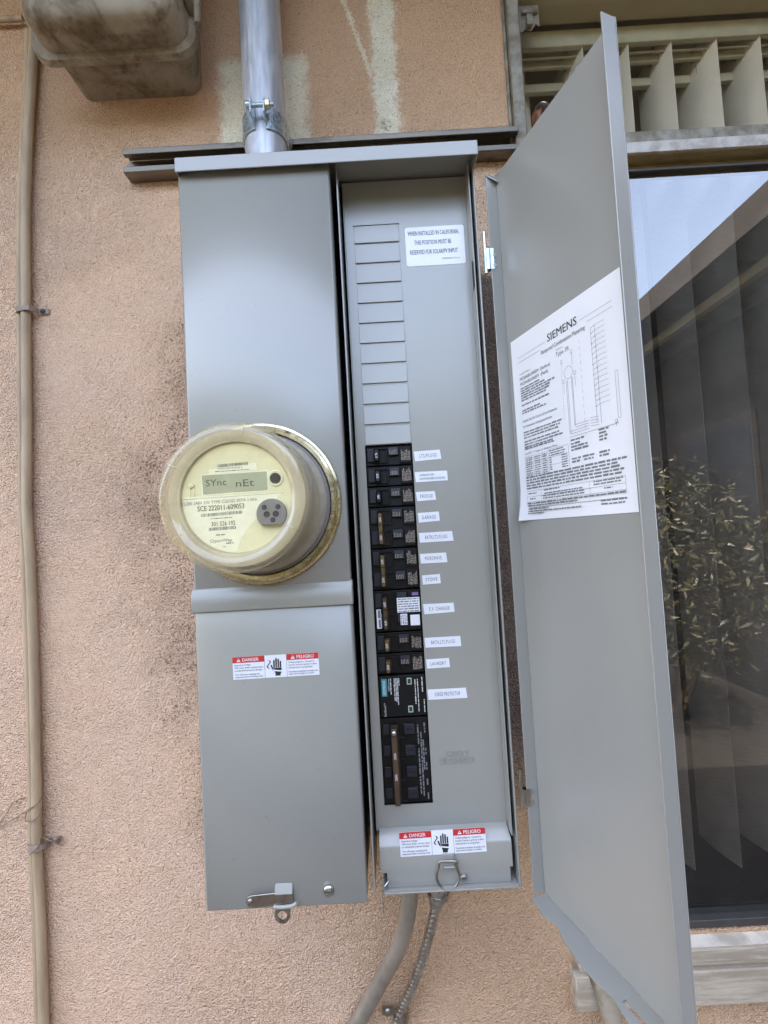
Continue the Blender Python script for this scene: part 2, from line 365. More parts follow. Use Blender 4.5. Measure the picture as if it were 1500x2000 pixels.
# lettering
_cap = {}
def glyphs(t, sp=1.):
    cu = bpy.data.curves.new('t', 'FONT'); cu.body = t; cu.size = 1; cu.resolution_u = 2; cu.space_character = sp
    ob = bpy.data.objects.new('t', cu); me = bpy.data.meshes.new_from_object(ob)
    v = [p.co.copy() for p in me.vertices]; f = [tuple(p.vertices) for p in me.polygons]
    bpy.data.objects.remove(ob); bpy.data.curves.remove(cu); bpy.data.meshes.remove(me); return v, f
CAPH = max(p.y for p in glyphs('H')[0])
def write(mb, t, p, ru, uu, h, w=None, align='l', bold=0., sp=1.):
    """p: baseline start (or centre), ru/uu: unit vectors to the right and up, h: cap height in inches, w: total width."""
    v, f = glyphs(t, sp); p = Vector(p); ru = Vector(ru); uu = Vector(uu)
    x0 = min(q.x for q in v); x1 = max(q.x for q in v); sy = h/CAPH; sx = w/(x1-x0) if w else sy
    off = {'l': 0, 'c': -.5, 'r': -1}[align]*(x1-x0)*sx
    nn = ru.cross(uu)
    for k in ((0,) if not bold else (-1, 0, 1)):
        mb.add([p+ru*((q.x-x0)*sx+off+k*bold*sx*1.2)+uu*(q.y*sy)+nn*(.0012*k) for q in v], f)
    return mb
RX, RZ = Vector((1,0,0)), Vector((0,0,1))
def words(mb, p, ru, uu, w, h, rng, fill=.9, big=1.):
    """print too small to read: one row of word-long strokes"""
    x = 0.; p = Vector(p)
    while x < w*fill:
        l = min(h*rng.uniform(1.2, 5.5)*big, w-x)
        a = p+ru*x; hh = h*rng.uniform(.75, 1); mb.quad(a, a+ru*l, a+ru*l+uu*hh, a+uu*hh); x += l+h*rng.uniform(.5, .8)
    return mb
def bar(mb, p0, p1, t, side):
    p0, p1, side = Vector(p0), Vector(p1), Vector(side); return mb.quad(p0-side*t/2, p1-side*t/2, p1+side*t/2, p0+side*t/2)

YW = 6.0
# ------------------------------------------------------------------ setting: ground, house wall, room behind the window, unseen eave added for shade
struct(obj('ground', MB().box(-1500, 1500, -1500, 1500, -72, -70), CONC))
WX0, WX1, WZ0, WZ1 = 10.5, 60, -39.2, 18.5
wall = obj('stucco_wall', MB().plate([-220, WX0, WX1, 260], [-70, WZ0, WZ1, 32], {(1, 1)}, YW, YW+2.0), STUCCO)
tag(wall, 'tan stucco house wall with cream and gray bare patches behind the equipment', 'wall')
room = MB()
room.box(4, 130, 120, 121, -70, 34).box(3, 4, YW+2.1, 120, -70, 34).box(130, 131, YW+2.1, 120, -70, 34)
struct(obj('room_wall', room, ROOM)); struct(obj('room_floor', MB().box(4, 130, YW+2.1, 120, -69.9, -69), ROOM))
struct(obj('room_ceiling', MB().box(4.1, 129.9, YW+2.05, 119.9, 18.9, 20), CEIL))
eave = thing('shading_eave', 'unseen dark wooden eave added to shade the tan stucco wall', 'eave', (0, 0, 32.1))  # out of view; added and sized to hold sky light off the wall
obj('soffit', MB().box(-220, 60, -23.5, 140, 32.1, 33), WOODD, eave); obj('fascia', MB().box(-220, 60, -24.5, -23.51, 29.8, 38), WOODD, eave)
obj('roof', MB().hexa([(-220,-24,38.1),(260,-24,38.1),(260,140,38.1),(-220,140,38.1)], [(-220,-24,40),(260,-24,40),(260,140,110),(-220,140,110)]), SHING, eave)
# the wing of the house that the window glass mirrors
wing = thing('neighboring_house', 'shaded neighboring house with long brown eave facing the window glass', 'building', (150, -170, -70))
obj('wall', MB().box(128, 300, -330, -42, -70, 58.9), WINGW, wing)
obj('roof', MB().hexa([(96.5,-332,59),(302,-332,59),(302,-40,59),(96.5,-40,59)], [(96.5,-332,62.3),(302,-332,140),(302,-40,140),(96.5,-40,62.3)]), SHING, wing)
obj('fascia', MB().box(95, 96.4, -332, -40, 55, 62.8), WOODD, wing)
for i in range(10): obj('rafter', MB().box(96.6, 127.8, -325+i*31, -322+i*31, 54.5, 58.9), WOODD, wing)
for i in (0, 1): obj('beam', MB().box(108+i*13, 110.5+i*13, -330, -42, 51.5, 54.4), HRAIL if i == 0 else WOODD, wing)
for y in (-250, -150):
    w_ = obj('window', MB().box(127.2, 127.9, y-22, y+22, -30, 20), WOODD, wing); obj('pane', MB().box(126.9, 127.1, y-19, y+19, -27, 17), RUBBER, w_)

def shrub(label, x, y, h, r, n, seed):
    rng = random.Random(seed); t = thing('leafy_shrub', label, 'shrub', (x, y, -70), 'shrubs growing across the yard from the wall')
    tr = MB()
    for k in range(5):
        a = rng.uniform(0, 6.28); e = Vector((x+math.cos(a)*r*.5, y+math.sin(a)*r*.5, -70+h*.7))
        tr.tube([(x, y, -70.2), Vector((x, y, -70)).lerp(e, .5)+Vector((rng.uniform(-3,3), rng.uniform(-3,3), 0)), e], [1.1, .8, .3], 7)
    obj('trunk', tr, BARK, t, smooth=60)
    cr = MB()
    for k in range(n):
        while True:
            q = Vector((rng.uniform(-1,1), rng.uniform(-1,1), rng.uniform(-1,1)))
            if .25 < q.length < 1: break
        c = Vector((x+q.x*r, y+q.y*r, -70+h*.62+q.z*h*.42)) + Vector((rng.gauss(0,2), rng.gauss(0,2), rng.gauss(0,2)))
        d = Vector((rng.gauss(0,1), rng.gauss(0,1), rng.gauss(-.3,.7))).normalized(); s = d.orthogonal().normalized(); s = Matrix.Rotation(rng.uniform(0,6.28), 3, d) @ s
        L = rng.uniform(1.6, 3.6); w_ = L*.14
        cr.quad(c, c+d*L*.45+s*w_, c+d*L, c+d*L*.45-s*w_)
    obj('crown', cr, LEAF, t)
shrub('wide narrow-leaved shrub in sunlight opposite the window', 76, -98, 66, 25, 6500, 1)
shrub('tall narrow-leaved shrub beside the neighboring house', 92, -160, 84, 26, 6000, 2)
shrub('low leafy shrub across the yard from the electric meter', 10, -160, 52, 24, 2000, 3)
shrub('round leafy shrub opposite the tan cables', -70, -170, 64, 28, 2000, 4)
struct(obj('planting_bed', MB().box(-340, 127, -258, -34, -69.98, -69.2), SOILM))
hedge = thing('tall_hedge', 'tall dense dark hedge closing the yard behind the shrubs', 'hedge', (-100, -265, -70))
rng = random.Random(21)
obj('core', MB().box(-560, 290, -285, -262, -69.9, 55), BARK, hedge)
lv = MB()
for k in range(9000):
    c = Vector((rng.uniform(-565, 295), -261+abs(rng.gauss(0, 6)), rng.uniform(-68, 72))); 
    if c.z > 52: c.y -= rng.uniform(0, 20)
    d = Vector((rng.gauss(0,1), rng.gauss(.5,.6), rng.gauss(-.2,.8))).normalized(); q = Matrix.Rotation(rng.uniform(0,6.28), 3, d) @ d.orthogonal().normalized(); l = rng.uniform(6, 12)
    lv.quad(c, c+d*l*.5+q*l*.25, c+d*l, c+d*l*.5-q*l*.25)
obj('foliage', lv, LEAF2, hedge)

# ------------------------------------------------------------------ window, blind
YG = 6.55
win = thing('window', 'tall two-part house window with weathered metal frame, dark lower pane and gray sill', 'window', (20, YW, -43))
obj('left_jamb', MB().box(10.05, 10.75, 5.35, 8.2, -39, 18.6).box(9.85, 10.02, 5.75, 5.98, -39, 18.6), GALVF, win, bev=.06)
obj('head_liner', MB().box(10.78, 59.9, 6.02, 8.15, 18.38, 18.49), CEIL, win)
obj('left_stop', MB().box(10.78, 11.1, 6.3, 7.6, 8.7, 18.5), GALVF, win, bev=.04)
obj('header_top', MB().box(10.8, 59.9, 5.65, 8.1, 7.75, 8.55), GALVF, win, bev=.05)
obj('header_flange', MB().box(10.8, 59.9, 5.45, 6.1, 7.05, 7.73), FLAKE, win, bev=.03)
obj('header_soffit', MB().hexa([(10.8,5.6,7.0),(59.9,5.6,7.0),(59.9,8,7.0),(10.8,8,7.0)], [(10.8,5.6,7.04),(59.9,5.6,7.04),(59.9,8,7.04),(10.8,8,7.04)]).box(10.8, 59.9, 6.55, 6.9, 6.55, 6.99), OCHRE, win)
obj('header_bead', MB().box(10.8, 59.9, 6.2, 6.54, 6.42, 6.6), DARKRAIL, win, bev=.03)
obj('lower_pane', MB().quad((10.8, YG, -38.7), (59.9, YG, -38.7), (59.9, YG, 6.6), (10.8, YG, 6.6)), PANE, win)
obj('upper_pane', MB().quad((11.12, 6.9, 8.57), (59.9, 6.9, 8.57), (59.9, 6.9, 18.45), (11.12, 6.9, 18.45)), UPANE, win)
obj('insect_screen', MB().quad((10.8, YG+.6, -38.7), (59.9, YG+.6, -38.7), (59.9, YG+.6, 6.5), (10.8, YG+.6, 6.5)), SCREEN, win)
obj('bottom_rail', MB().box(10.8, 59.9, 6.05, 7.4, -39.15, -38.72), DARKRAIL, win, bev=.04)
sl_ = MB()
sl_.hexa([(10.2,5.15,-40.3),(59.9,5.15,-40.3),(59.9,7.9,-40.3),(10.2,7.9,-40.3)], [(10.2,5.15,-39.62),(59.9,5.15,-39.62),(59.9,7.9,-39.16),(10.2,7.9,-39.16)])
obj('sill', sl_, SILL, win, bev=.06)
obj('peeling_sill_top', MB().hexa([(10.9,5.32,-39.585),(59.8,5.32,-39.585),(59.8,6.9,-39.32),(10.9,6.9,-39.32)], [(10.9,5.32,-39.54),(59.8,5.32,-39.54),(59.8,6.9,-39.275),(10.9,6.9,-39.275)]), PEEL, win)
obj('sill_moulding', MB().box(10.3, 59.9, 5.3, 7.9, -40.62, -40.32), SILL, win, bev=.05)
obj('sill_apron', MB().box(9.95, 59.9, 5.05, 6.6, -42.55, -40.65), SILL, win, bev=.08)
br = MB()
c0 = P(1040, 45, 6.6)
br.prism([c0+Vector((x, 0, z)) for x, z in ((-1.0,1.2),(.45,1.2),(.45,-.2),(.2,-.05),(-.1,-.5),(-.5,-.35),(-.7,-.6),(-1.0,-.4))], (0,.12,0))
bo = obj('glazing_bracket', br, GALVF, win, bev=.02)
obj('clip', MB().box(c0.x-.45, c0.x-.05, c0.y-.3, c0.y-.02, c0.z-.35, c0.z+.35).box(c0.x-.7, c0.x+.35, c0.y-.22, c0.y-.02, c0.z+.5, c0.z+.75), GALVF, bo, bev=.04)

blind = thing('vertical_blind', 'beige vertical blind with angled vanes behind the window', 'blind', (24, 10, -37))
hr = MB().box(11.5, 59, 8.35, 8.75, 17.05, 18.05)
hr.box(11.5, 59, 8.35, 10.6, 18.05, 18.2)
obj('headrail', hr, HRAIL, blind, bev=.05)
obj('track', MB().box(11.5, 59, 9.5, 9.75, 16.7, 17.2).box(11.5, 59, 10.5, 10.9, 15.9, 16.5).box(11.5,59,9.0,9.15,16.9,17.0), HRAIL, blind, bev=.03)
vx = [(12.1, 8.6, 13.4, 11.8)] + [(12.98+3.03*k+.03*((k*7)%5-2), 8.5, 12.98+3.03*k-.52-.12*((k*5)%3), 12.0) for k in range(1, 15)]
for k, (xa, ya, xb, yb) in enumerate(vx):
    v = MB(); n = 6; zt, zb = 18.2, -37.6
    if k == 0: xa, xb, zt = 11.25, 13.3, 17.6
    d = Vector((xb-xa, yb-ya, 0)); nn = Vector((-d.y, d.x, 0)).normalized()
    fr_, bk = [], []
    for i in range(n+1):
        t = i/n; q = Vector((xa, ya, 0))+d*t+nn*(.14*4*t*(1-t))
        for lst, off in ((fr_, 0), (bk, .03)):
            p = q+nn*off; lst.append((Vector((p.x, p.y, zb)), Vector((p.x, p.y, zt-.45*t if k else zt-2.2*(t-.5)**2))))
    for i in range(n):
        for lst in (fr_, bk): v.quad(lst[i][0], lst[i+1][0], lst[i+1][1], lst[i][1])
    for i in (0, n): v.quad(fr_[i][0], bk[i][0], bk[i][1], fr_[i][1])
    obj('vane', v, VANE, blind, smooth=60)
    mx, my = (xa+xb)/2, (ya+yb)/2
    if k < 9: obj('carrier', MB().tube([(mx, my, 18.0), (mx, my, 17.3), (mx+.1, my+.05, 16.6)], [.2, .3, .12], 8).box(mx-.12, mx+.12, my-.3, my+.3, 16.1, 16.7), HRAIL, blind, smooth=50)

# copper pipe bend between the jamb and the open panel door
cp = thing('copper_pipe', 'aged copper pipe bend with rubber band beside the window jamb', 'pipe', P(1050, 260, 4.6)-Vector((0,0,14)))
cb = P(1062, 262, 4.6); ct = P(1053, 213, 4.6)
obj('pipe', MB().tube([cb+Vector((.1,.2,-14)), cb+Vector((-.1,.2,-4)), cb+Vector((-.12,0,-.6)), ct+Vector((-.12,0,-.45)), ct+Vector((.1,.1,-.05)), ct+Vector((.55,.4,.22)), ct+Vector((1.2,.9,.2)), ct+Vector((1.3,1.3,-.4)), ct+Vector((1.3,1.35,-14))], .36, 14), COPPER, cp, smooth=50)
obj('rubber_band', MB().tube([ct+Vector((.02,.04,-.16)), ct+Vector((.2,.18,.06))], .40, 14), RUBBER, cp, smooth=50)
obj('metal_sleeve', MB().tube([ct+Vector((.24,.2,.1)), ct+Vector((.42,.33,.2))], .41, 14), STEEL, cp, smooth=50)
# old pipe stub below the sill corner
pp = P(1188, 1962, 4.7)
tag(obj('drain_pipe', MB().tube([pp+Vector((-.5,.6,1.6)), pp+Vector((-.15,.1,.5)), pp+Vector((.1,-.1,-.5)), pp+Vector((.25,-.1,-2)), pp+Vector((.3,-.1,-9))], [.42,.5,.52,.52,.52], 16), OLDGRAY, smooth=50), 'weathered gray pipe stub below the corner of the window sill', 'pipe')

# ------------------------------------------------------------------ utility box, cables, clamps, wires on the left
ub = thing('utility_box', 'weathered gray-brown metal utility box with rimmed cover high on the wall', 'utility box', (-13, 4, 12.3))
def rrect(x0, x1, z0, z1, r, n=6):
    pts = []
    for cx, cz, a in ((x1-r, z1-r, 0), (x0+r, z1-r, 90), (x0+r, z0+r, 180), (x1-r, z0+r, 270)):
        for k in range(n+1):
            t = math.radians(a+90*k/n); pts.append((cx+r*math.cos(t), cz+r*math.sin(t)))
    return pts
def loft(rings, cap0=True, cap1=True):
    mb = MB(); n = len(rings[0][1]); 
    for y, r in rings: mb.v += [Vector((x, y, z)) for x, z in r]
    for i in range(len(rings)-1):
        for k in range(n): mb.f.append((i*n+k, i*n+(k+1)%n, (i+1)*n+(k+1)%n, (i+1)*n+k))
    if cap0: mb.f.append(tuple(range(n-1,-1,-1)))
    if cap1: mb.f.append(tuple((len(rings)-1)*n+k for k in range(n)))
    return mb
obj('back_box', loft([(3.1, rrect(-16.6,-8.75,12.55,30,.9)), (YW-.02, rrect(-16.75,-9.2,12.85,30,.8))]), OLDGRAY, ub, smooth=45)
obj('rim', loft([(2.5, rrect(-17.25,-8.5,12.4,30.3,1.0)), (2.56, rrect(-17.5,-8.25,12.13,30.5,1.2)), (2.95, rrect(-17.55,-8.2,12.08,30.5,1.2)), (3.08, rrect(-17.4,-8.35,12.24,30.4,1.1)), (3.09, rrect(-16.7,-8.8,12.7,30,.9))]), OLDGRAY, ub, smooth=30)
obj('cover', loft([(.55, rrect(-15.9,-9.6,13.3,29.2,.8)), (.62, rrect(-16.4,-9.15,12.85,29.6,.9)), (.85, rrect(-16.75,-8.85,12.6,29.9,1.0)), (1.2, rrect(-16.95,-8.7,12.5,30,1.1)), (2.54, rrect(-17.05,-8.62,12.45,30.1,1.1))]), OLDGRAY, ub, smooth=50)
hg = obj('hinge', MB().box(-8.6, -8.15, 1.7, 2.9, 14.3, 15.4).box(-8.6, -8.2, 1.9, 2.9, 15.7, 17.2), OLDGRAY, ub, bev=.05)
obj('hinge_pin', MB().tube([(-7.98, 2.1, 13.2), (-7.98, 2.1, 14.6)], .19, 10).tube([(-7.98, 2.1, 14.7), (-7.98, 2.1, 16.2)], .17, 10), OLDGRAY, hg, smooth=40)

pc = [(61,60),(60,100),(52,250),(46,400),(45,600),(46,730),(47,850),(48,1000),(54,1100),(61,1300),(66,1520),(68,1640),(75,1800),(81,2000),(86,2150)]
def vpath(off, Y, j):
    r = random.Random(j); return [P(x+off, y, Y)+Vector((r.uniform(-.03,.03), 0, 0)) for x, y in pc]
def smoothpath(pts, n=5):
    pts = [Vector(p) for p in pts]; out = []
    for i in range(len(pts)-1):
        p0, p1, p2, p3 = pts[max(i-1,0)], pts[i], pts[i+1], pts[min(i+2,len(pts)-1)]
        for k in range(n):
            t = k/n; out.append(.5*((2*p1)+(p2-p0)*t+(2*p0-5*p1+4*p2-p3)*t*t+(3*p1-p0-3*p2+p3)*t**3))
    out.append(pts[-1]); return out
tag(obj('painted_cable', MB().tube(smoothpath(vpath(-5.5, 5.68, 1)), .2, 12), TANPAINT, smooth=50), 'thinner tan painted cable, on the utility box edge side away from the meter', 'cable', 'pair of tan cables')
tag(obj('painted_cable', MB().tube(smoothpath(vpath(5, 5.55, 2)), .27, 12), TANPAINT, smooth=50), 'thicker tan painted cable, the one of the pair closer to the meter', 'cable', 'pair of tan cables')
tag(obj('conduit_stub', MB().tube([P(-60, 40, 5.6), P(10, 38, 5.6), P(45, 36, 5.6)], .17, 12), TANPAINT, smooth=50), 'short horizontal tan conduit running into the utility box', 'conduit')
def strap_clamp(label, x, y, tilt, crumpled):
    c = P(x, y, 5.3); t = thing('cable_clamp', label, 'clamp', (c.x, YW, c.z-.2), 'clamps on the tan cables')
    s = MB(); h = .17; prev = None
    prof = [(-.62,5.95),(-.55,5.5),(-.4,5.33),(-.1,5.27),(.22,5.2),(.42,5.25),(.5,5.5),(.56,5.9),(1.05,5.93),(1.1,5.6) if crumpled else (1.15,5.95)]
    fr_ = [Vector((c.x+px_, py, c.z+px_*tilt)) for px_, py in prof]
    for i in range(len(fr_)-1):
        a, b = fr_[i], fr_[i+1]; up = Vector((0,0,h)); n_ = Vector((0,-.05,0))
        s.hexa([a-up, b-up, b-up+n_, a-up+n_], [a+up, b+up, b+up+n_, a+up+n_])
    obj('strap', s, OLDSTRAP, t)
    obj('screw', MB().lathe([(0,5.74),(.10,5.75),(.14,5.8),(.14,5.88)], (c.x+.8, c.z+.8*tilt), 14), RUBBER if not crumpled else OLDSTRAP, t, smooth=50)
strap_clamp('small metal clamp with dark screw holding the tan cables', 45, 602, .02, False)
strap_clamp('crumpled painted clamp with stray wire on the tan cables', 69, 1656, .1, True)
def wire(label, pts, r=.03):
    tag(obj('loose_wire', MB().tube(smoothpath([P(*q) for q in pts], 4), r, 6), WIRE, smooth=60), label, 'wire', 'loose thin wires by the tan cables')
wire('long thin wire crossing the tan cables and trailing down the stucco', [(-30,1628,5.9),(5,1612,5.85),(35,1594,5.8),(52,1583,5.4),(68,1573,5.15),(80,1562,5.4),(82,1555,5.8)])
wire('short thin wire curving over bare stucco beside the cables', [(-5,1612,5.9),(12,1590,5.9),(22,1572,5.88),(35,1562,5.9),(48,1557,5.9)], .025)
wire('thin wire looped round the tan cables below the crossing wire', [(52,1586,5.6),(49,1600,5.4),(56,1605,5.2),(66,1602,5.1),(75,1594,5.15),(80,1582,5.4),(81,1574,5.8)])
wire('stiff wire end sticking out above the crumpled clamp', [(57,1670,5.15),(68,1660,5.05),(77,1648,5.2),(80,1635,5.6),(98,1642,5.6),(124,1652,5.75)], .035)

# ------------------------------------------------------------------ strut, riser conduit and its clamp
st = MB(); SZ1, SZ0, SY0, SY1 = 8.84, 7.36, 5.0, 5.97; t_ = .1
prof = [(SY0,SZ1),(SY1,SZ1),(SY1,SZ0),(SY0,SZ0),(SY0,SZ0+.36),(SY0+.32,SZ0+.36),(SY0+.32,SZ0+.26),(SY0+.1,SZ0+.26),(SY0+.1,SZ0+t_),(SY1-t_,SZ0+t_),(SY1-t_,SZ1-t_),(SY0+.1,SZ1-t_),(SY0+.1,SZ1-.26),(SY0+.32,SZ1-.26),(SY0+.32,SZ1-.36),(SY0,SZ1-.36)]
st.prism([(-13.86, y, z) for y, z in prof], (24.0, 0, 0))
tag(obj('strut_channel', st, STRUT, bev=.04), 'dull steel strut channel fixed horizontally to the wall behind the riser pipe', 'strut channel')
rc = Vector((-4.87, 3.75, 0))
rz = obj('riser_conduit', MB().tube([rc+Vector((0,0,2.5)), rc+Vector((0,0,10)), rc+Vector((-.02,0,20)), rc+Vector((-.05,0,32))], 1.19, 40), GALV, smooth=50)
tag(rz, 'shiny galvanized riser conduit entering the top of the meter panel', 'conduit')
cl = thing('conduit_clamp', 'zinc strut clamp with bolt gripping the riser conduit', 'clamp', (rc.x, 4, 7.2))
ang0, ang1 = math.radians(8), math.radians(80)
for s in (-1, 1):
    q = MB(); pts = []
    gap = .30
    a_end = math.asin(gap/1.22)
    for k in range(15):
        a = math.radians(100)+(a_end-math.radians(100))*k/14     # angle from the camera-facing side
        pts.append((rc.x+s*math.sin(a)*1.22, rc.y-math.cos(a)*1.22))
    pts = [(rc.x+s*1.22, 5.05)]+pts+[(rc.x+s*gap, rc.y-1.3), (rc.x+s*(gap+.03), rc.y-2.0)]
    wz = [.62]*16+[.58, .42]
    for i in range(len(pts)-1):
        (xa, ya), (xb, yb) = pts[i], pts[i+1]; d = Vector((xb-xa, yb-ya, 0)).normalized(); nn = Vector((d.y, -d.x, 0))*.075*(-s if i < 16 else -s)
        zc = 8.05+(.12 if i > 14 else 0)
        a0, a1 = Vector((xa, ya, zc-wz[min(i,17)])), Vector((xa, ya, zc+wz[min(i,17)])); b0, b1 = Vector((xb, yb, zc-wz[min(i+1,17)])), Vector((xb, yb, zc+wz[min(i+1,17)]))
        q.hexa([a0, b0, b0+nn, a0+nn], [a1, b1, b1+nn, a1+nn])
    obj('strap_half', q, ZINC, cl, smooth=40)
by, bz = rc.y-1.75, 8.3
obj('bolt', MB().tube([(rc.x-.62, by, bz), (rc.x+.85, by, bz)], .11, 12).tube([(rc.x-.62, by, bz), (rc.x-.42, by, bz)], .24, 20), ZINC, cl, smooth=40)
obj('nut', MB().tube([(rc.x+.42, by, bz), (rc.x+.66, by, bz)], .27, 6), YZINC, cl, bev=.03)

# ------------------------------------------------------------------ the meter-main panel
XL, XR, ZB = -7.93, 5.93, -31.35
panel = thing('electrical_panel', 'gray steel meter and breaker panel with its right-hand door swung open', 'electrical panel', (-1, 5, ZB))
YC = -1.6
body = MB()
body.box(XL+.06, -1.05, -1.3, 4.98, -30.95, 2.2)                               # meter side
body.box(-1.04, XR, 4.85, 4.98, ZB, 2.2)                                       # back of the breaker side
body.box(XR-.09, XR, -1.0, 4.84, ZB, 2.2)                                      # right side
body.box(-.2, XR-.095, -1.0, 4.84, ZB, ZB+.09)                                  # bottom
obj('enclosure', body, PAINT, panel, bev=.03)
obj('bottom_lip', MB().box(-.2, XR-.1, -1.0, -.93, ZB+.095, ZB+.2), PAINT, panel)
obj('divider', MB().box(-.62, -.56, -1.2, 4.8, -31.1, 2.2), PAINT, panel)
obj('meter_side_plate', MB().box(-.98, -.93, -1.25, 4.5, -30.85, 2.1), DGRAY, panel)
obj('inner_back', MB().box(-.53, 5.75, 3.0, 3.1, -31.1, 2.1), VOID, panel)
# lid
LY = -1.95
a = P(341, 337, LY); b = P(934, 297.5, LY); zl = (a.z+b.z)/2-.02
ld = MB().box(a.x, b.x, LY, LY+.06, zl, zl+.68).box(a.x, b.x, LY+.061, 5.0, zl+.60, zl+.68)
ld.box(a.x, a.x+.06, LY+.061, 5.0, zl+.02, zl+.599).box(b.x-.06, b.x, LY+.061, 5.0, zl+.02, zl+.599)
obj('lid', ld, PAINT, panel, bev=.05, segs=3)
obj('lid_tab', MB().box(P(806,320,-.35).x, P(857,320,-.35).x, -.35, -.28, P(832,320,-.35).z, zl+.58), PAINT, panel, bev=.02)
# meter-side covers
UZ0, UZ1 = -17.45, 2.1
uc = loft([(YC, rrect(XL+.08, -.99, -17.3, 2.25, .06, 3)), (YC+.08, rrect(XL, -.91, -17.4, 2.3, .1, 3)), (-.6, rrect(XL, -.91, -17.4, 2.3, .1, 3))], True, False)
obj('meter_cover', uc, PAINT, panel, smooth=50, bev=0)
obj('lower_cover', loft([(YC-.02, rrect(XL+.07, -.98, -31.15, -17.9, .06, 3)), (YC+.06, rrect(XL, -.91, -31.22, -17.8, .12, 3)), (-.6, rrect(XL, -.91, -31.22, -17.8, .12, 3))], True, False), PAINT, panel, smooth=50)
bd = MB()
bx0, bx1 = XL-.07, -.83
bd.prism([(bx0, YC-.16, -18.33), (bx0, YC-.16, -17.55), (bx0, YC+.03, -17.25), (bx0, YC+.5, -17.25), (bx0, YC+.5, -18.33)], (bx1-bx0, 0, 0))
obj('cover_band', bd, PAINT, panel, bev=.05, segs=3)
# dead front with breaker opening
DZ0, DZ1 = -29.1, 2.15
df = obj('dead_front', MB().plate([-.38, 0, 2.28, 5.66], [DZ0, -28, -11, DZ1], {(1, 1)}, 0, .05), PAINT, panel)
obj('left_return', MB().box(-.44, -.385, -.05, .6, DZ0, DZ1), PAINT, df, bev=.015)
obj('right_return', MB().hexa([(5.665,.05,DZ0),(5.72,.05,DZ0),(5.70,-.92,DZ0),(5.645,-.92,DZ0)], [(5.665,.05,DZ1),(5.72,.05,DZ1),(5.70,-.92,DZ1),(5.645,-.92,DZ1)]), PAINT, df, bev=.015)
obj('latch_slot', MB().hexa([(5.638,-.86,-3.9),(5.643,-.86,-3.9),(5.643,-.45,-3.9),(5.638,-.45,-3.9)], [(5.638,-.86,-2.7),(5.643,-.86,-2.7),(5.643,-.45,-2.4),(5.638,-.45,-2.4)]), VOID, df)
bl0 = None
for k in range(11):
    o = Vector((1.14, 0, -k-.53))
    if bl0 is None:
        m = MB().hexa([(o.x-1.10,-.075,o.z-.44),(o.x+1.10,-.075,o.z-.44),(o.x+1.10,-.004,o.z-.44),(o.x-1.10,-.004,o.z-.44)], [(o.x-1.10,-.022,o.z+.44),(o.x+1.10,-.022,o.z+.44),(o.x+1.10,-.004,o.z+.44),(o.x-1.10,-.004,o.z+.44)])
        bl0 = obj('blank_plate', m, PAINT, df, bev=.012, origin=o)
    else: dupe(bl0, df, o)
obj('blank_ledge', MB().box(0, 2.28, -.06, -.004, -.075, -.03), PAINT, df, bev=.01)
tx = MB(); Yt = -.012
for t, px_, py, wpx, wpy in (('SERVICE', 870, 1478, 915, 1476), ('DISCONNECT', 859, 1493, 927, 1488)):
    p = P(px_, py, 0); q = P(wpx, wpy, 0); write(tx, t, (p.x, 0, p.z), RX, RZ, .27, q.x-p.x)
tv = len(tx.v); base = [v.copy() for v in tx.v]; ff = list(tx.f)
em = MB(); em.add([(v.x, -.034, v.z) for v in base], ff);
edges = {}
for f in ff:
    for i in range(len(f)):
        e = (f[i], f[(i+1) % len(f)]); edges[e] = edges.get(e, 0)+1
for (i, j) in list(edges):
    if (j, i) not in edges: em.quad((base[i].x,-.034,base[i].z), (base[j].x,-.034,base[j].z), (base[j].x,0,base[j].z), (base[i].x,0,base[i].z))
obj('embossed_lettering', em, EMBOSS, df)
# lower access cover on the breaker side
ac = MB(); x0, x1 = -.3, 5.62
prof = [(-.02, -29.0), (-.62, -29.35), (-.66, -29.5)]
ac.quad((x0,-.02,-29.0),(x1,-.02,-29.0),(x1+.05,-.62,-29.4),(x0,-.62,-29.4))
ac.quad((x0,-.62,-29.4),(x1+.05,-.62,-29.4),(x1+.05,-.68,-29.55),(x0,-.68,-29.55))
ac.quad((x0,-.68,-29.55),(x1+.05,-.68,-29.55),(x1+.05,-.68,-30.6),(x0,-.68,-30.6))
ac.quad((x0+.28,-.68,-30.6),(x1-.08,-.68,-30.6),(x1-.08,-.68,-31.24),(x0+.28,-.68,-31.24))
obj('access_cover', ac, PAINT, panel, smooth=40)
obj('cover_seal_wire', MB().tube(smoothpath([(-.28,-1.0,-30.55),(-.2,-1.1,-30.9),(-.05,-1.05,-30.8),(.1,-.95,-30.75),(.0,-.9,-30.95)], 4), .03, 6).tube([(-.3,-1.0,-30.7),(-.27,-1.1,-31.0),(-.26,-1.15,-31.6),(-.25,-1.12,-32.0)], .03, 6), STEEL, panel, smooth=60)
def screw(parent, x, z, y, r, m=STEEL, head='hex', name='screw', slot=True):
    q = MB().lathe([(0, y-.16),(r*.6, y-.155),(r*.92, y-.10),(r, y-.05),(r, y)], (x, z), 6 if head == 'hex' else 22)
    s_ = obj(name, q, m, parent, smooth=40)
    if slot: obj('slot', MB().box(x-r*.75, x+r*.75, y-.164, y-.158, z-r*.13, z+r*.13), RUBBER, s_) if s_.parent.parent is None else None
pt = P(906, 1714, -.8); screw(panel, pt.x, pt.z, -.7, .17)
pt = P(642, 1740, YC-.1); screw(panel, pt.x, pt.z, YC-.02, .24, STEEL, 'round')
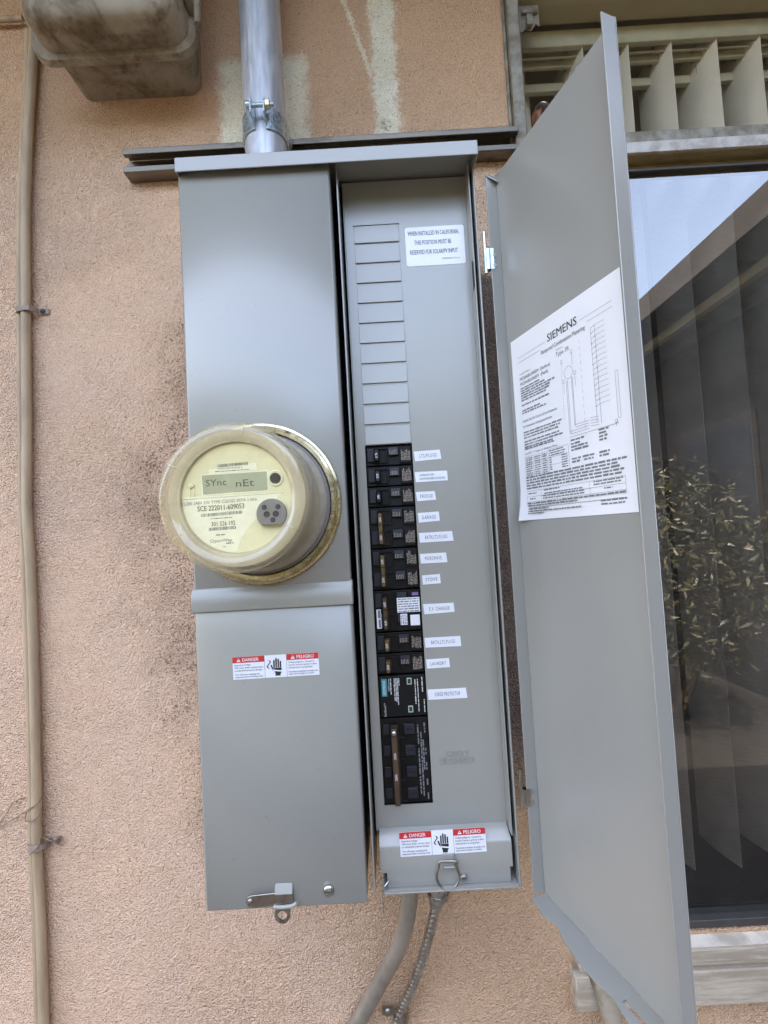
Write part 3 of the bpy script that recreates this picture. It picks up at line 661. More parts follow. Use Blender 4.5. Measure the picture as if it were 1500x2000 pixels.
# pull ring and its tab
tc = P(876, 1672, -.75); ring = P(875, 1712, -.95)
tb = obj('ring_tab', MB().box(tc.x-.24, tc.x+.24, -.80, -.74, tc.z-.42, tc.z+.12).box(tc.x-.24, tc.x+.24, -.95, -.80, tc.z-.42, tc.z-.36), PAINT, panel, bev=.02)
rp = [P(x, y, -.95) for x, y in ((862,1682),(858,1685),(857,1694),(853,1705),(853,1716),(858,1728),(868,1737),(879,1738),(889,1732),(896,1720),(897,1708),(893,1697),(892,1686),(888,1682))]
obj('pull_ring', MB().tube(smoothpath(rp+[rp[0]], 4), .055, 10), NICKEL, panel, smooth=60)
# hasp at the bottom of the meter side
hs = MB(); hp = [P(x, y, YC-.14) for x, y in ((484,1752),(492,1749),(536,1744),(572,1741),(574,1763),(538,1767),(495,1773),(485,1771),(480,1762))]
hs.prism([(p.x, YC-.16, p.z) for p in hp], (0, .06, 0)); ha = obj('hasp', hs, NICKEL, panel, bev=.02)
pt = P(489, 1761, YC-.15); obj('rivet', MB().lathe([(0,YC-.24),(.09,YC-.235),(.13,YC-.2),(.13,YC-.14)], (pt.x, pt.z), 18), NICKEL, ha, smooth=40)
p0, p1 = P(537, 1747, YC-.1), P(572, 1727, YC-.1)
obj('hasp_hood', MB().prism([(p0.x, YC-.02, p1.z+.05), (p0.x, YC-.22, p0.z+.02), (p0.x, YC-.02, p0.z)], (p1.x-p0.x, 0, 0)), PAINT, panel, bev=.05)
obj('hasp_loop', MB().tube(smoothpath([P(x, y, YC-.2) for x, y in ((534,1771),(545,1772),(560,1771),(574,1768),(580,1762))], 4), .085, 10), PAINT, panel, smooth=60)
tb_ = P(552, 1788, YC-.08); tg = MB(); n = 24; oo, ii = [], []
for k in range(n):
    t = 2*math.pi*k/n; r = .33; x, z = r*math.cos(t), r*math.sin(t)
    if z > 0: x, z = x*1.05, min(z*1.6, .45)
    oo.append((tb_.x+x, tb_.z+z)); ii.append((tb_.x+.2*math.cos(t), tb_.z+.2*math.sin(t)))
for k in range(n):
    k2 = (k+1) % n
    for y in (YC-.1, YC-.04): tg.quad((oo[k][0],y,oo[k][1]),(oo[k2][0],y,oo[k2][1]),(ii[k2][0],y,ii[k2][1]),(ii[k][0],y,ii[k][1]))
    for rg in (oo, ii): tg.quad((rg[k][0],YC-.1,rg[k][1]),(rg[k2][0],YC-.1,rg[k2][1]),(rg[k2][0],YC-.04,rg[k2][1]),(rg[k][0],YC-.04,rg[k][1]))
obj('lock_eye', tg, NICKEL, panel)

# door: hinge line, direction along the leaf, normal of its inner face
HX, HY, TH, DW, DT, DB, FL = 6.905, -.9976, .3239, 7.495, 1.30, -31.55, .56
U = Vector((math.sin(TH), -math.cos(TH), 0)); NN = Vector((-math.cos(TH), -math.sin(TH), 0)); H = Vector((HX, HY, 0))
def D(s, z, off=0.): return H+U*s+NN*off+Vector((0,0,z))
dm = MB()
dm.hexa([D(0,DB), D(DW,DB), D(DW,DB,-.06), D(0,DB,-.06)], [D(0,DT), D(DW,DT), D(DW,DT,-.06), D(0,DT,-.06)])
door = obj('door', dm, PAINT, panel, bev=.03)
obj('hinge_flange', MB().hexa([D(0,DB+.05), D(0,DB+.05,FL), D(.06,DB+.05,FL), D(.06,DB+.05)], [D(0,DT-.02), D(0,DT-.02,FL), D(.06,DT-.02,FL), D(.06,DT-.02)]), PAINT, door, bev=.015)
obj('edge_flange', MB().hexa([D(DW-.06,DB+.05,.001), D(DW-.06,DB+.05,FL), D(DW,DB+.05,FL), D(DW,DB+.05,.001)], [D(DW-.06,DT-.05,.001), D(DW-.06,DT,FL), D(DW,DT,FL), D(DW,DT-.05,.001)]), PAINT, door, bev=.02)
obj('corner_gusset', MB().hexa([D(.07,DT-.1,.0), D(.07,DT-.1,FL), D(.28,DT-.45,FL*.2), D(.28,DT-.45,0)], [D(.07,DT-.05,.0), D(.07,DT-.05,FL), D(.28,DT-.4,FL*.2), D(.28,DT-.4,0)]), PAINT, door)
def onZ(x, y, z):
    r = ray(x, y); return CAM+r*((z-CAM.z)/r.z)
lip = []
for x, y in ((1037,1753),(1050,1772),(1062,1789),(1078,1800),(1090,1812),(1099,1834),(1130,1879),(1168,1923),(1180,1931),(1196,1946),(1208,1966),(1232,2003)):
    p = onZ(x, y, DB); r = p-H; lip.append((r.dot(U), r.dot(NN)))
lip = [(max(.06, s), min(max(o, .1), 1.2)) for s, o in lip]
lip += [(DW-.07, lip[-1][1])]
bf = MB(); ss = [s for s, o in lip]
slot = [(onZ(x, y, DB)-H) for x, y in ((1219,1954),(1262,2012))]; s0 = slot[0].dot(U); s1 = min(slot[1].dot(U)+.6, DW-.5); oc = slot[0].dot(NN)
ss = sorted(set([round(s, 3) for s in ss]+[round(s0, 3), round(s1, 3)]))
def lipo(s):
    for (a, b), (c, d) in zip(lip, lip[1:]):
        if a <= s <= c: return b+(d-b)*(s-a)/max(c-a, 1e-6)
    return lip[0][1] if s < lip[0][0] else lip[-1][1]
for a, b in zip(ss, ss[1:]):
    mid = (a+b)/2; inn = s0 <= mid <= s1
    segs = [(0, oc-.07), (oc+.07, None)] if inn else [(0, None)]
    for lo, hi in segs:
        ha_, hb_ = (hi if hi is not None else lipo(a)), (hi if hi is not None else lipo(b))
        for z in (DB-.0, DB-.05): bf.quad(D(a,z,lo), D(b,z,lo), D(b,z,hb_), D(a,z,ha_))
        bf.quad(D(a,DB,ha_), D(b,DB,hb_), D(b,DB-.05,hb_), D(a,DB-.05,ha_))
        if lo: bf.quad(D(a,DB,lo), D(b,DB,lo), D(b,DB-.05,lo), D(a,DB-.05,lo))
obj('bottom_flange', bf, PAINT, door)
# hinges
for zt, zk, zb_, first in ((P(939,456,-1.05).z, P(947,490,-1.05).z, P(947,530,-1.05).z, True), (P(1013,1500,-1.05).z, P(1016,1538,-1.05).z, P(1016,1572,-1.05).z, False)):
    m = ZINC if first else NICKEL
    hx, hy = 6.17, -1.12
    hg = obj('hinge', MB().tube([(hx+.12, hy, zb_), (hx+.12, hy, zk)], .15, 14).box(hx+.1, hx+.36, hy-.12, hy+.02, zb_, zk), m, panel, smooth=40)
    obj('hinge_pin', MB().tube([(hx, hy, zb_-.15), (hx, hy, zt)], .085, 12), m, hg, smooth=40)
    for j in (0, 1):
        py = (499, 519, 1545, 1566)[j+(0 if first else 2)]; px_ = (965, 966, 1038, 1039)[j+(0 if first else 2)]
        r = ray(px_, py); q = H+U*.06; tt = (q-CAM).dot(U)/r.dot(U); p = CAM+r*tt
        obj('hinge_screw', MB().tube([p+U*-.02, p+U*.05, p+U*.055], [.1, .09, .045], 12), STEEL, hg, smooth=30)

# instruction sheet on the door
sh = MB(); nS, nZ = 10, 12; S0, S1, ZT, ZBt = .36, 6.9, -6.86, -15.05
def sheet_off(s, z):
    o = .025; d = max(0, 1-(s-S0)/1.2)*max(0, 1-(z-ZBt)/1.6); return o+.22*d*d
for i in range(nS):
    for j in range(nZ):
        a, b = S0+(S1-S0)*i/nS, S0+(S1-S0)*(i+1)/nS; c, d = ZBt+(ZT-ZBt)*j/nZ, ZBt+(ZT-ZBt)*(j+1)/nZ
        sh.quad(*[D(s, z, sheet_off(s, z)) for s, z in ((a,c),(b,c),(b,d),(a,d))])
sheet = obj('instruction_sheet', sh, PAPER, panel, smooth=60)
SW, SH = S1-S0, ZT-ZBt
def SP(a, b, lift=.012): return D(S0+a, ZT-b, sheet_off(S0+a, ZT-b)+lift)
tx = MB()
write(tx, 'SIEMENS', SP(2.6, 1.0), U, RZ, .31, 1.75, bold=.012)
obj('heading', tx, INK, sheet)
tx = MB(); rng = random.Random(3)
write(tx, 'Rainproof Combination Metering', SP(2.15, 1.36), U, RZ, .17, 2.6, bold=.008)
write(tx, 'Enclosure', SP(3.1, 1.55), U, RZ, .07); write(tx, 'Type 3R', SP(3.05, 1.78), U, RZ, .16)
write(tx, 'Catalog Number', SP(.55, 1.72), U, RZ, .075)
write(tx, 'MC2442B1200ESV  (Surface)', SP(.55, 1.97), U, RZ, .135, 2.1, bold=.01)
write(tx, 'MC2442B1200EFV  (Flush)', SP(.55, 2.2), U, RZ, .135, 1.95, bold=.01)
write(tx, 'Suitable Only For Use As Service Equipment', SP(.55, 3.85), U, RZ, .1, 2.35, bold=.006)
write(tx, 'For Overhead or Underground Service', SP(.55, 4.1), U, RZ, .1, 2.0, bold=.006)
write(tx, 'Use 60/75 °C Copper or Aluminum Wires', SP(.55, 5.3), U, RZ, .085, 2.2, bold=.006)
for b in (2.36, 2.47, 2.58, 2.69, 2.80, 2.91, 3.12, 3.36, 3.47): words(tx, SP(.55, b), U, RZ, rng.uniform(1.1, 2.5), .07, rng, .95)
for b in (4.34, 4.46, 4.58, 4.76, 4.88, 5.0, 5.08): words(tx, SP(.55, b+.0), U, RZ, rng.uniform(2.0, 2.65), .07, rng, .95)
for b in (6.36, 6.48, 6.60, 6.72, 6.84): words(tx, SP(.5, b), U, RZ, 5.6+rng.uniform(-.3, .2), .08, rng, .97)
for b in (7.5, 7.6): words(tx, SP(.5, b), U, RZ, 5.6 if b < 7.55 else 3.2, .07, rng, .97)
for a, b, w_ in ((.5,7.74,1.5),(4.9,7.72,1.2),(.5,7.84,3.6),(4.9,7.84,1.1),(.5,7.93,1.2)): words(tx, SP(a, b), U, RZ, w_, .06, rng, .95)
for a, b, w_ in ((3.55,5.28,.75),(3.55,5.42,.6),(3.55,5.54,.9),(3.55,5.66,1.0),(5.05,5.2,.5),(5.05,5.32,.35),(5.05,5.44,.4),(5.05,5.56,.35),(3.55,6.0,.5),(4.15,6.0,.6),(5.0,6.0,.5),(3.55,6.12,.5),(4.2,6.12,.5),(5.0,6.12,.45)): words(tx, SP(a, b), U, RZ, w_, .075, rng, .95)
for r in range(9): words(tx, SP(.58, 5.5+.095*r), U, RZ, .45, .055, rng, .9); words(tx, SP(1.2, 5.5+.095*r), U, RZ, .4, .05, rng, .9); words(tx, SP(1.75, 5.5+.095*r), U, RZ, .28, .05, rng, .9)
for r in range(9): words(tx, SP(2.2, 5.44+.095*r), U, RZ, 1.0 if r < 3 else .15, .05, rng, .9); (words(tx, SP(2.95, 5.44+.095*r), U, RZ, .36, .05, rng, .95) if r >= 3 else None)
for a, b, w_ in ((.6,7.06,.6),(1.7,7.0,1.0),(1.7,7.14,2.3),(4.6,7.0,1.4),(4.6,7.1,1.3),(.7,7.3,.4),(1.6,7.24,2.6),(1.6,7.34,2.5),(5.1,7.28,.4)): words(tx, SP(a, b), U, RZ, w_, .06, rng, .95)
obj('fine_print', tx, GINK, sheet)
dg = MB()
def L(a0, b0, a1, b1, t=.014):
    t *= .7
    p, q = SP(a0, b0), SP(a1, b1); d = (q-p).normalized(); dg.quad(*[p+d.cross(NN)*t/2, q+d.cross(NN)*t/2, q-d.cross(NN)*t/2, p-d.cross(NN)*t/2])
def R_(a0, b0, a1, b1, t=.012): L(a0,b0,a1,b0,t); L(a1,b0,a1,b1,t); L(a1,b1,a0,b1,t); L(a0,b1,a0,b0,t)
L(.5, .93, 2.45, .93); L(4.5, .93, 6.1, .93); L(.5, 1.14, 2.05, 1.14); L(4.85, 1.14, 6.1, 1.14); L(.5, 7.66, 6.1, 7.66, .02)
for k in range(16):
    b = 1.45+.19*k; L(5.05, b, 5.25, b-.05); 
    pr = None
    for j in range(7):
        a_ = 5.25+.075*j; bb = b-.05+(.03 if j % 2 else -.02)
        if pr: L(pr[0], pr[1], a_, bb, .011)
        pr = (a_, bb)
    for c_ in ((5.02 if k % 2 else 5.22),):
        L(c_-.02, b, c_+.02, b, .04)
L(5.02, 1.4, 5.02, 4.85); L(5.22, 1.5, 5.22, 4.95); L(3.55, 2.9, 3.55, 5.0); L(3.62, 2.9, 3.62, 5.0); L(3.85, 2.85, 3.85, 4.75); L(3.9, 2.85, 3.9, 4.75)
for b in (4.7, 4.8, 4.9, 5.0): L(3.9 if b < 4.85 else 3.6, b, 4.6, b); L(4.7, b-.06, 5.1, b-.03)
for k in range(14): L(4.4, 1.6+.27*k, 4.4, 1.75+.27*k, .01); L(3.3, 2.6+.13*k, 3.3, 2.68+.13*k, .01)
for k in range(24):
    a_, b_ = 2*math.pi*k/24, 2*math.pi*(k+1)/24; L(3.7+.24*math.cos(a_), 2.62+.24*math.sin(a_), 3.7+.24*math.cos(b_), 2.62+.24*math.sin(b_), .012)
for a_, b in ((3.35,2.1),(3.95,1.9),(4.05,2.75),(3.4,2.9)): R_(a_-.05, b-.07, a_+.05, b+.05); L(a_, b+.05, a_, b+.5, .01)
R_(6.0, 3.35, 6.12, 4.95); L(3.5, 5.12, 6.0, 5.12); L(5.9, 5.05, 5.9, 5.2); R_(5.85, 4.98, 5.95, 5.1)
R_(.52, 5.4, 2.06, 6.32); L(1.12,5.4,1.12,6.32,.012); L(1.68,5.4,1.68,6.32,.012)
for b in (5.52,5.7,5.86,6.05,6.2): L(.52,b,2.06,b,.01)
R_(2.14, 5.36, 3.4, 6.3); L(2.14,5.68,3.4,5.68,.01); L(2.14,6.0,3.4,6.0,.01)
R_(.5, 6.93, 6.1, 7.4); L(1.5,6.93,1.5,7.4,.012); L(4.4,6.93,4.4,7.4,.012); L(.5,7.18,6.1,7.18,.012)
obj('diagram', dg, INK, sheet)['kind'] = 'stuff'
del L, R_

# stickers
def card(name, parent, tl, tr_, br_, bl_, m, th=.012, Y=None):
    q = [Vector(p) for p in (tl, tr_, br_, bl_)]; back = [p+Vector((0, th, 0)) for p in q]
    return obj(name, MB().hexa(q, back), m, parent)
tl, tr_, br_, bl_ = P(791,444,-.014), P(905,442,-.014), P(909,516,-.014), P(795,518.5,-.014)
pts = rrect(2.55, 5.45, -2.26, -.3, .1, 3)
so_ = obj('notice_sticker', MB().prism([(x, -.014, z) for x, z in pts], (0, .012, 0)), WHITE, panel)
tx = MB()
for t, x, z, w_ in (('WHEN INSTALLED IN CALIFORNIA,', 2.68, -.73, 2.52), ('THIS POSITION MUST BE', 2.98, -1.2, 1.82), ('RESERVED FOR SOLAR/PV INPUT', 2.75, -1.68, 2.34)):
    write(tx, t, (x, -.02, z), RX, RZ, .22, w_, bold=.012)
write(tx, '47500G460131 Rev. A', (4.28, -.02, -1.99), RX, RZ, .08, .9)
obj('lettering', tx, mat('navy_ink', (.035,.04,.07), .5), so_)

TAPES = [('LTS/PLUGS',(808,882,859,878,862,896,811,901)),('GARBAGE DISP.|DISHWASHER,COUNTER',(810,922,873,919,875,938,812,942)),('FRIDGE',(812,961,849,959,852,976,815,979)),
 ('GARAGE',(816,1002,857,999,859,1017,818,1021)),('BATH,LTS,PLUGS',(818,1041,883,1037,886,1056,820,1060)),('MICROWAVE,',(820,1082,871,1079,874,1098,822,1101)),('STOVE',(824,1124,859,1121,861,1139,826,1142)),
 ('E.V. CHARGER',(826,1180,886,1177,888,1195,829,1200)),('BATH,LTS,PLUGS',(829,1246,899,1242,901,1262,831,1265)),('LAUNDRY',(832,1288,877,1285,879,1303,834,1306)),('SURGE PROTECTOR',(835,1347,910,1343,913,1363,837,1367))]
for t, q in TAPES:
    c = [P(q[2*i], q[2*i+1], -.013) for i in range(4)]
    o = card('circuit_label', panel, *c, WHITE, th=.01)
    ru = (c[1]-c[0]).normalized(); w_ = (c[1]-c[0]).length; h_ = (c[0]-c[3]).length; up = Vector((-ru.z, 0, ru.x))
    tx = MB(); ls = t.split('|')
    for i, s_ in enumerate(ls):
        b0 = c[3]+up*(h_*(.32 if len(ls) == 1 else (.58 if i == 0 else .22)))+Vector((0,-.005,0))
        if len(ls) == 1: write(tx, s_, b0+ru*w_*.17, ru, up, h_*.36, w_*.66, sp=1.25)
        else: write(tx, s_, b0+ru*w_*.13, ru, up, h_*.2, w_*(.46 if i == 0 else .78))
    obj('lettering', tx, INK, o)

def danger(x0, z1, w_, h_, Y, tilt=0.):
    ru = Vector((math.cos(tilt), 0, math.sin(tilt))); up = Vector((-math.sin(tilt), 0, math.cos(tilt))); o = Vector((x0, Y, z1))
    def Q(a, b, l=.0): return o+ru*(a*w_)-up*(b*h_)+Vector((0,-l,0))
    s_ = obj('danger_sticker', MB().hexa([Q(0,0,.012),Q(1,0,.012),Q(1,1,.012),Q(0,1,.012)], [Q(0,0,.002),Q(1,0,.002),Q(1,1,.002),Q(0,1,.002)]), WHITE, panel)
    for t, x, w0, a in (('DANGER', .115, .19, .07), ('PELIGRO', .745, .2, .70)):
        lo = 0. if a < .5 else .628
        obj('red_header', MB().quad(*[Q(q_,b,.016) for q_, b in ((lo,0),(lo+.37,0),(lo+.37,.27),(lo,.27))]), RED, s_)
        obj('white_lettering', write(MB(), t, Q(x,.21,.02), ru, up, h_*.145, w_*w0, bold=.015), WHITE, s_)
        obj('warning_triangle', MB().quad(Q(a-.024,.215,.02), Q(a+.024,.215,.02), Q(a,.06,.02)), WHITE, s_)
    it = MB()
    for a in (.07, .70): it.quad(Q(a-.004,.165,.022), Q(a+.004,.165,.022), Q(a+.004,.11,.022), Q(a-.004,.11,.022))
    for t, a, b, ww in (('Hazardous Voltage.',.02,.40,.19),('Will cause death, serious injury',.02,.52,.33),('or substantial property damage.',.02,.64,.32),('Turn off power supplying this',.02,.82,.29),('equipment before working inside.',.02,.93,.33),
                        ('Voltaje peligroso. Causará la',.645,.40,.30),('muerte, lesiones graves o daño',.645,.52,.33),('substancial a la propiedad.',.645,.64,.28),('Desconecte el suministro de energía a este',.645,.82,.34),('equipo antes de trabajar en su interior.',.645,.92,.30)):
        write(it, t, Q(a, b, .016), ru, up, h_*.075, w_*ww, bold=.008)
    for a in (.37, .626): it.quad(Q(a-.0015,.0,.016), Q(a+.0015,0,.016), Q(a+.0015,1,.016), Q(a-.0015,1,.016))
    def hp(pts): it.quad(*[Q(.375+.25*x, y, .016) for x, y in pts])
    for x, t in ((.42,.22),(.52,.14),(.62,.18),(.72,.28)): hp([(x-.042,.56),(x+.03,.56),(x+.035,t+.02),(x+.01,t-.01),(x-.02,t),(x-.04,t+.05)])
    hp([(.375,.57),(.75,.57),(.77,.63),(.74,.70),(.44,.66),(.38,.62)]); hp([(.37,.62),(.36,.55),(.32,.44),(.27,.42),(.25,.47),(.31,.62),(.40,.72)])
    hp([(.42,.72),(.76,.76),(.70,.85),(.70,.93),(.46,.93),(.47,.85)])
    sq = [(.12,.22),(.22,.24),(.25,.32),(.16,.42),(.10,.50),(.15,.58),(.24,.60)]
    for (xa, ya), (xb, yb) in zip(sq, sq[1:]): hp([(xa-.03,ya),(xa+.03,ya),(xb+.03,yb),(xb-.03,yb)])
    obj('symbol_and_print', it, INK, s_)
danger(-6.31, -20.38, 3.82, .98, YC-.02, .006)
danger(.62, -28.82-.03, 3.9, 1.07, -.69, .012)

# ------------------------------------------------------------------ circuit breakers
def breaker(label, k0, poles, amp, handle, tie, prints, raised=True, group='breakers in the open panel'):
    z1 = -k0; z0 = z1-poles; t = thing('circuit_breaker', label, 'circuit breaker', (1.14, .3, z0+.02), group)
    rng = random.Random(k0); Yb = .17
    obj('body', MB().box(.03, 2.25, Yb, 1.4, z0+.03, z1-.03), BLACK, t, bev=.02)
    for p in range(poles):
        zc = z1-p-.5
        if raised:
            obj('left_block', MB().box(.09, .42, .02, Yb-.002, zc-.30, zc+.36), DGRAY, t, bev=.025)
            obj('cradle', MB().box(.40, 1.06, .05, .10, zc+.30, zc+.36).box(.40, 1.06, .05, .10, zc-.36, zc-.30).box(1.02, 1.08, .05, Yb-.002, zc-.298, zc+.298), BLACK, t, bev=.01)
            obj('test_block', MB().hexa([(1.12,-.02,zc-.02),(1.60,-.02,zc-.02),(1.60,Yb-.002,zc-.02),(1.12,Yb-.002,zc-.02)], [(1.12,.03,zc+.38),(1.60,.03,zc+.38),(1.60,Yb-.002,zc+.38),(1.12,Yb-.002,zc+.38)]), DGRAY, t, bev=.02)
            obj('rating_block', MB().box(1.66, 2.2, .06, Yb-.002, zc-.40, zc+.40), BLACK, t, bev=.015)
        pm = MB()
        if prints:
            for j in range(7):
                x = 1.72+.065*j
                q = Vector((x+.045, .055, zc-.30+rng.uniform(0,.05))); words(pm, q, RZ, Vector((-1,0,0)), rng.uniform(.4, .62), .04, rng, .95, .7)
            for j in range(5):
                q = Vector((1.22+.07*j, -.025, zc-.02)); 
                if raised: words(pm, (1.2+.075*j, -.03, zc+.02), RZ, Vector((-1,0,0)), .2, .035, rng, .9, .6)
            obj('rating_print', pm, TINK, t)
    hm = {'b': BLACK, 'g': DGRAY, 'z': BRONZE, 'n': BROWNH}[handle]
    zt = z1-.22 if poles == 1 else z1-.32; zb = (z0+.18 if poles == 1 else z0+.22)
    if poles == 1: zt, zb = z1-.28, z0+.2
    hd = obj('handle', MB().hexa([(.45,-.36,zb),(.63,-.36,zb),(.70,Yb-.003,zb),(.42,Yb-.003,zb)], [(.45,-.36,zt),(.63,-.36,zt),(.70,Yb-.003,zt),(.42,Yb-.003,zt)]), hm, t, bev=.03)
    nm = MB()
    for zc in ([(zt+zb)/2] if poles == 1 else [zt-.3, zb+.3]):
        write(nm, amp, (.59, -.366, zc-.11), RZ, Vector((-1,0,0)), .11, .22, bold=.02)
    obj('rating_number', nm, WINK, hd)
    if tie:
        g_ = MB()
        for z in (zt-.55, zb+.55): g_.box(.445, .635, -.366, -.362, z-.02, z+.02)
        obj('tie_groove', g_, BLACK, hd)
    return t
breaker('single black breaker with dark handle marked 15, beside the LTS/PLUGS label', 11, 1, '15', 'g', False, True)
breaker('single black breaker with dark handle marked 20, beside the garbage disposal label', 12, 1, '20', 'g', False, True)
breaker('single black breaker with dark handle marked 20, beside the FRIDGE label', 13, 1, '20', 'b', False, True)
breaker('two-pole breaker with bronze tied handle marked 20, between GARAGE and BATH labels', 14, 2, '20', 'z', True, True)
breaker('two-pole breaker with bronze tied handle marked 20, beside MICROWAVE and STOVE labels', 16, 2, '20', 'z', True, True)
ev = breaker('two-pole breaker with brown handle marked 60 and white stickers, beside E.V. CHARGER', 18, 2, '60', 'n', True, False)
breaker('single breaker with bronze handle marked 20, beside the second BATH label', 20, 1, '20', 'z', False, True)
breaker('single breaker with bronze handle marked 20, beside the LAUNDRY label', 21, 1, '20', 'z', False, True)
rng = random.Random(9)
def sticker(parent, x0, x1, z0, z1, Y, rows, vert=False, name='white_sticker'):
    o = obj(name, MB().box(x0, x1, Y-.012, Y, z0, z1), WHITE, parent)
    pm = MB()
    for r in range(rows):
        if vert: words(pm, (x0+(x1-x0)*(r+.85)/rows, Y-.016, z0+.04), RZ, Vector((-1,0,0)), z1-z0-.08, (x1-x0)/rows*.6, rng, .95, .8)
        else: words(pm, (x0+.05, Y-.016, z1-(z1-z0)*(r+.8)/rows), RX, RZ, x1-x0-.1, (z1-z0)/rows*.5, rng, .95, .8)
    if rows: obj('print', pm, GINK, o)
sticker(ev, 1.12, 2.2, -19.07, -18.38, -.03, 6); sticker(ev, 1.25, 1.58, -19.66, -19.14, -.03, 4, True); sticker(ev, 1.72, 2.17, -19.72, -19.22, .04, 0); sticker(ev, .12, .34, -19.78, -18.88, .01, 1, True)
obj('purple_print', MB().box(1.86, 2.16, .045, .052, -18.3, -18.16), PURPLE, ev)
# surge protector
sp_ = thing('surge_protector', 'flat black surge protector with teal logo and two green windows', 'surge protector', (1.14, .3, -23.95))
obj('body', MB().box(.06, 2.24, .02, 1.4, -23.95, -22.04), BLACK, sp_, bev=.03)
lb = obj('logo_block', MB().box(.17, .42, .006, .019, -22.98, -22.16), TEAL, sp_)
obj('lettering', write(MB(), 'SIEMENS', (.35, .0, -22.92), RZ, Vector((-1,0,0)), .12, .68, bold=.02), WINK, lb)
tx = MB(); write(tx, 'BoltShield™', (.33, .012, -23.9), RZ, Vector((-1,0,0)), .09, .62)
write(tx, 'QSPD Series', (.55, .012, -22.75), RZ, Vector((-1,0,0)), .08, .58)
for x, z, w_ in ((.63,-22.9,.75),(.80,-23.2,1.05),(.88,-23.25,1.1),(.95,-23.4,1.25),(1.02,-22.5,.35),(1.78,-23.4,1.15),(1.9,-23.75,1.55),(2.12,-22.85,.7),(2.17,-23.8,.6)): words(tx, (x, .012, z), RZ, Vector((-1,0,0)), w_, .05, rng, .97)
obj('white_print', tx, WINK, sp_)
for z in (-22.32, -23.62):
    fr_ = obj('window_frame', MB().box(1.38, 1.60, .004, .019, z-.15, z+.15), WINK, sp_); obj('status_window', MB().box(1.41, 1.57, -.002, .003, z-.115, z+.115), LED, fr_)
# main breaker
mb_ = thing('main_breaker', 'large four-row black main breaker with long brown handle marked 200', 'circuit breaker', (1.14, .3, -28))
obj('body', MB().box(.03, 2.25, .12, 1.4, -27.97, -24.05), BLACK, mb_, bev=.02)
for r in range(4):
    zc = -24.52-r*.98
    obj('left_block', MB().box(.12, .44, .03, .118, zc-.25, zc+.22), DGRAY, mb_, bev=.02)
    b_ = obj('switch_block', MB().box(1.12, 1.62, -.08, .118, zc-.24, zc+.24), DGRAY, mb_, bev=.03)
    obj('lettering', write(MB(), 'ON', (1.37, -.084, zc-.06), RX, RZ, .12, .3, 'c'), BLACK, b_)
    obj('rib', MB().box(.75, 1.1, .04, .118, zc-.44, zc-.40), DGRAY, mb_)
tx = MB()
for x, z, w_ in ((1.80,-27.6,.8),(1.80,-26.7,1.2),(1.80,-25.3,.9),(1.93,-27.7,3.0),(2.02,-26.5,1.4),(2.12,-27.85,.35),(2.12,-27.2,.35),(2.12,-26.5,.35),(2.12,-25.8,.3),(2.12,-24.8,.5)): words(tx, (x, .115, z), RZ, Vector((-1,0,0)), w_, .07, rng, .96, .8)
obj('rating_print', tx, GINK, mb_)
hd = obj('handle', MB().hexa([(.52,-.62,-27.75),(.76,-.62,-27.75),(.86,-.10,-27.72),(.48,-.10,-27.72)], [(.52,-.62,-24.28),(.76,-.62,-24.28),(.86,-.10,-24.25),(.48,-.10,-24.25)]), BROWNH, mb_, bev=.04)
obj('handle_neck', MB().box(.56, .78, -.098, .118, -26.6, -25.4), BLACK, mb_)
nm = MB()
for z in (-25.5, -26.45): write(nm, '200', (.69, -.628, z-.14), RZ, Vector((-1,0,0)), .11, .28, bold=.02)
obj('rating_number', nm, WINK, hd)
obj('handle_pin', MB().lathe([(0,-.78),(.08,-.77),(.12,-.71),(.12,-.63)], (.64, -24.42), 16), STEEL, hd, smooth=50)

# ------------------------------------------------------------------ electric meter
MC = (-4.7234, -13.6395)
met = thing('electric_meter', 'round electric meter with yellowed clear cover and digital display', 'electric meter', (MC[0], YC, MC[1]-3.6))
obj('sealing_ring', MB().lathe([(3.18,YC-.01),(3.6,YC-.01),(3.62,YC-.12),(3.58,YC-.22),(3.48,YC-.25),(3.44,YC-.36),(3.34,YC-.42),(3.2,YC-.40),(3.14,YC-.25)], MC, 96), RINGM, met, smooth=35)
obj('base', MB().lathe([(0,YC-.30),(2.9,YC-.30),(3.13,YC-.29),(3.13,YC-.02)], MC, 64), PORTM, met, smooth=40)
obj('inner_module', MB().lathe([(0,-5.18),(2.1,-5.18),(2.12,-5.3),(2.3,-5.32),(2.58,-5.2),(2.6,-4.9),(2.62,-2.7),(2.72,-2.3),(2.72,YC-.31)], MC, 72), mat('meter_module', (.56, .49, .35), .6, 0, .2, 30), met, smooth=35)
obj('cover_rim', MB().lathe([(2.10,-5.60),(2.14,-5.68),(2.30,-5.80),(2.55,-5.84),(2.72,-5.74),(2.80,-5.55),(2.80,-5.30),(2.74,-5.12)], MC, 96), METERBODY, met, smooth=60)
obj('cover_side', MB().lathe([(2.74,-5.12),(2.70,-4.9),(2.80,-2.9),(2.86,-2.62),(2.98,-2.55),(3.02,-1.95)], MC, 96), METERSIDE, met, smooth=60)
obj('cover_face', MB().disc(MC, 2.105, -5.595, 96), METERGLASS, met)
for a in (150, 214, 330, 78):
    t = math.radians(a); d = Vector((math.cos(t), 0, math.sin(t))); c = Vector((MC[0], -5.82, MC[1]))
    obj('cover_notch', MB().tube([c+d*2.28, c+d*2.5+Vector((0,-.045,0)), c+d*2.74+Vector((0,.1,0))], .035, 6), METERBODY, met, smooth=60)
YF = -5.19
fp = obj('faceplate', MB().disc(MC, 2.06, YF, 72), CREAM, met)
def F(x, y, l=.01): p = P(x, y, YF-l); return p
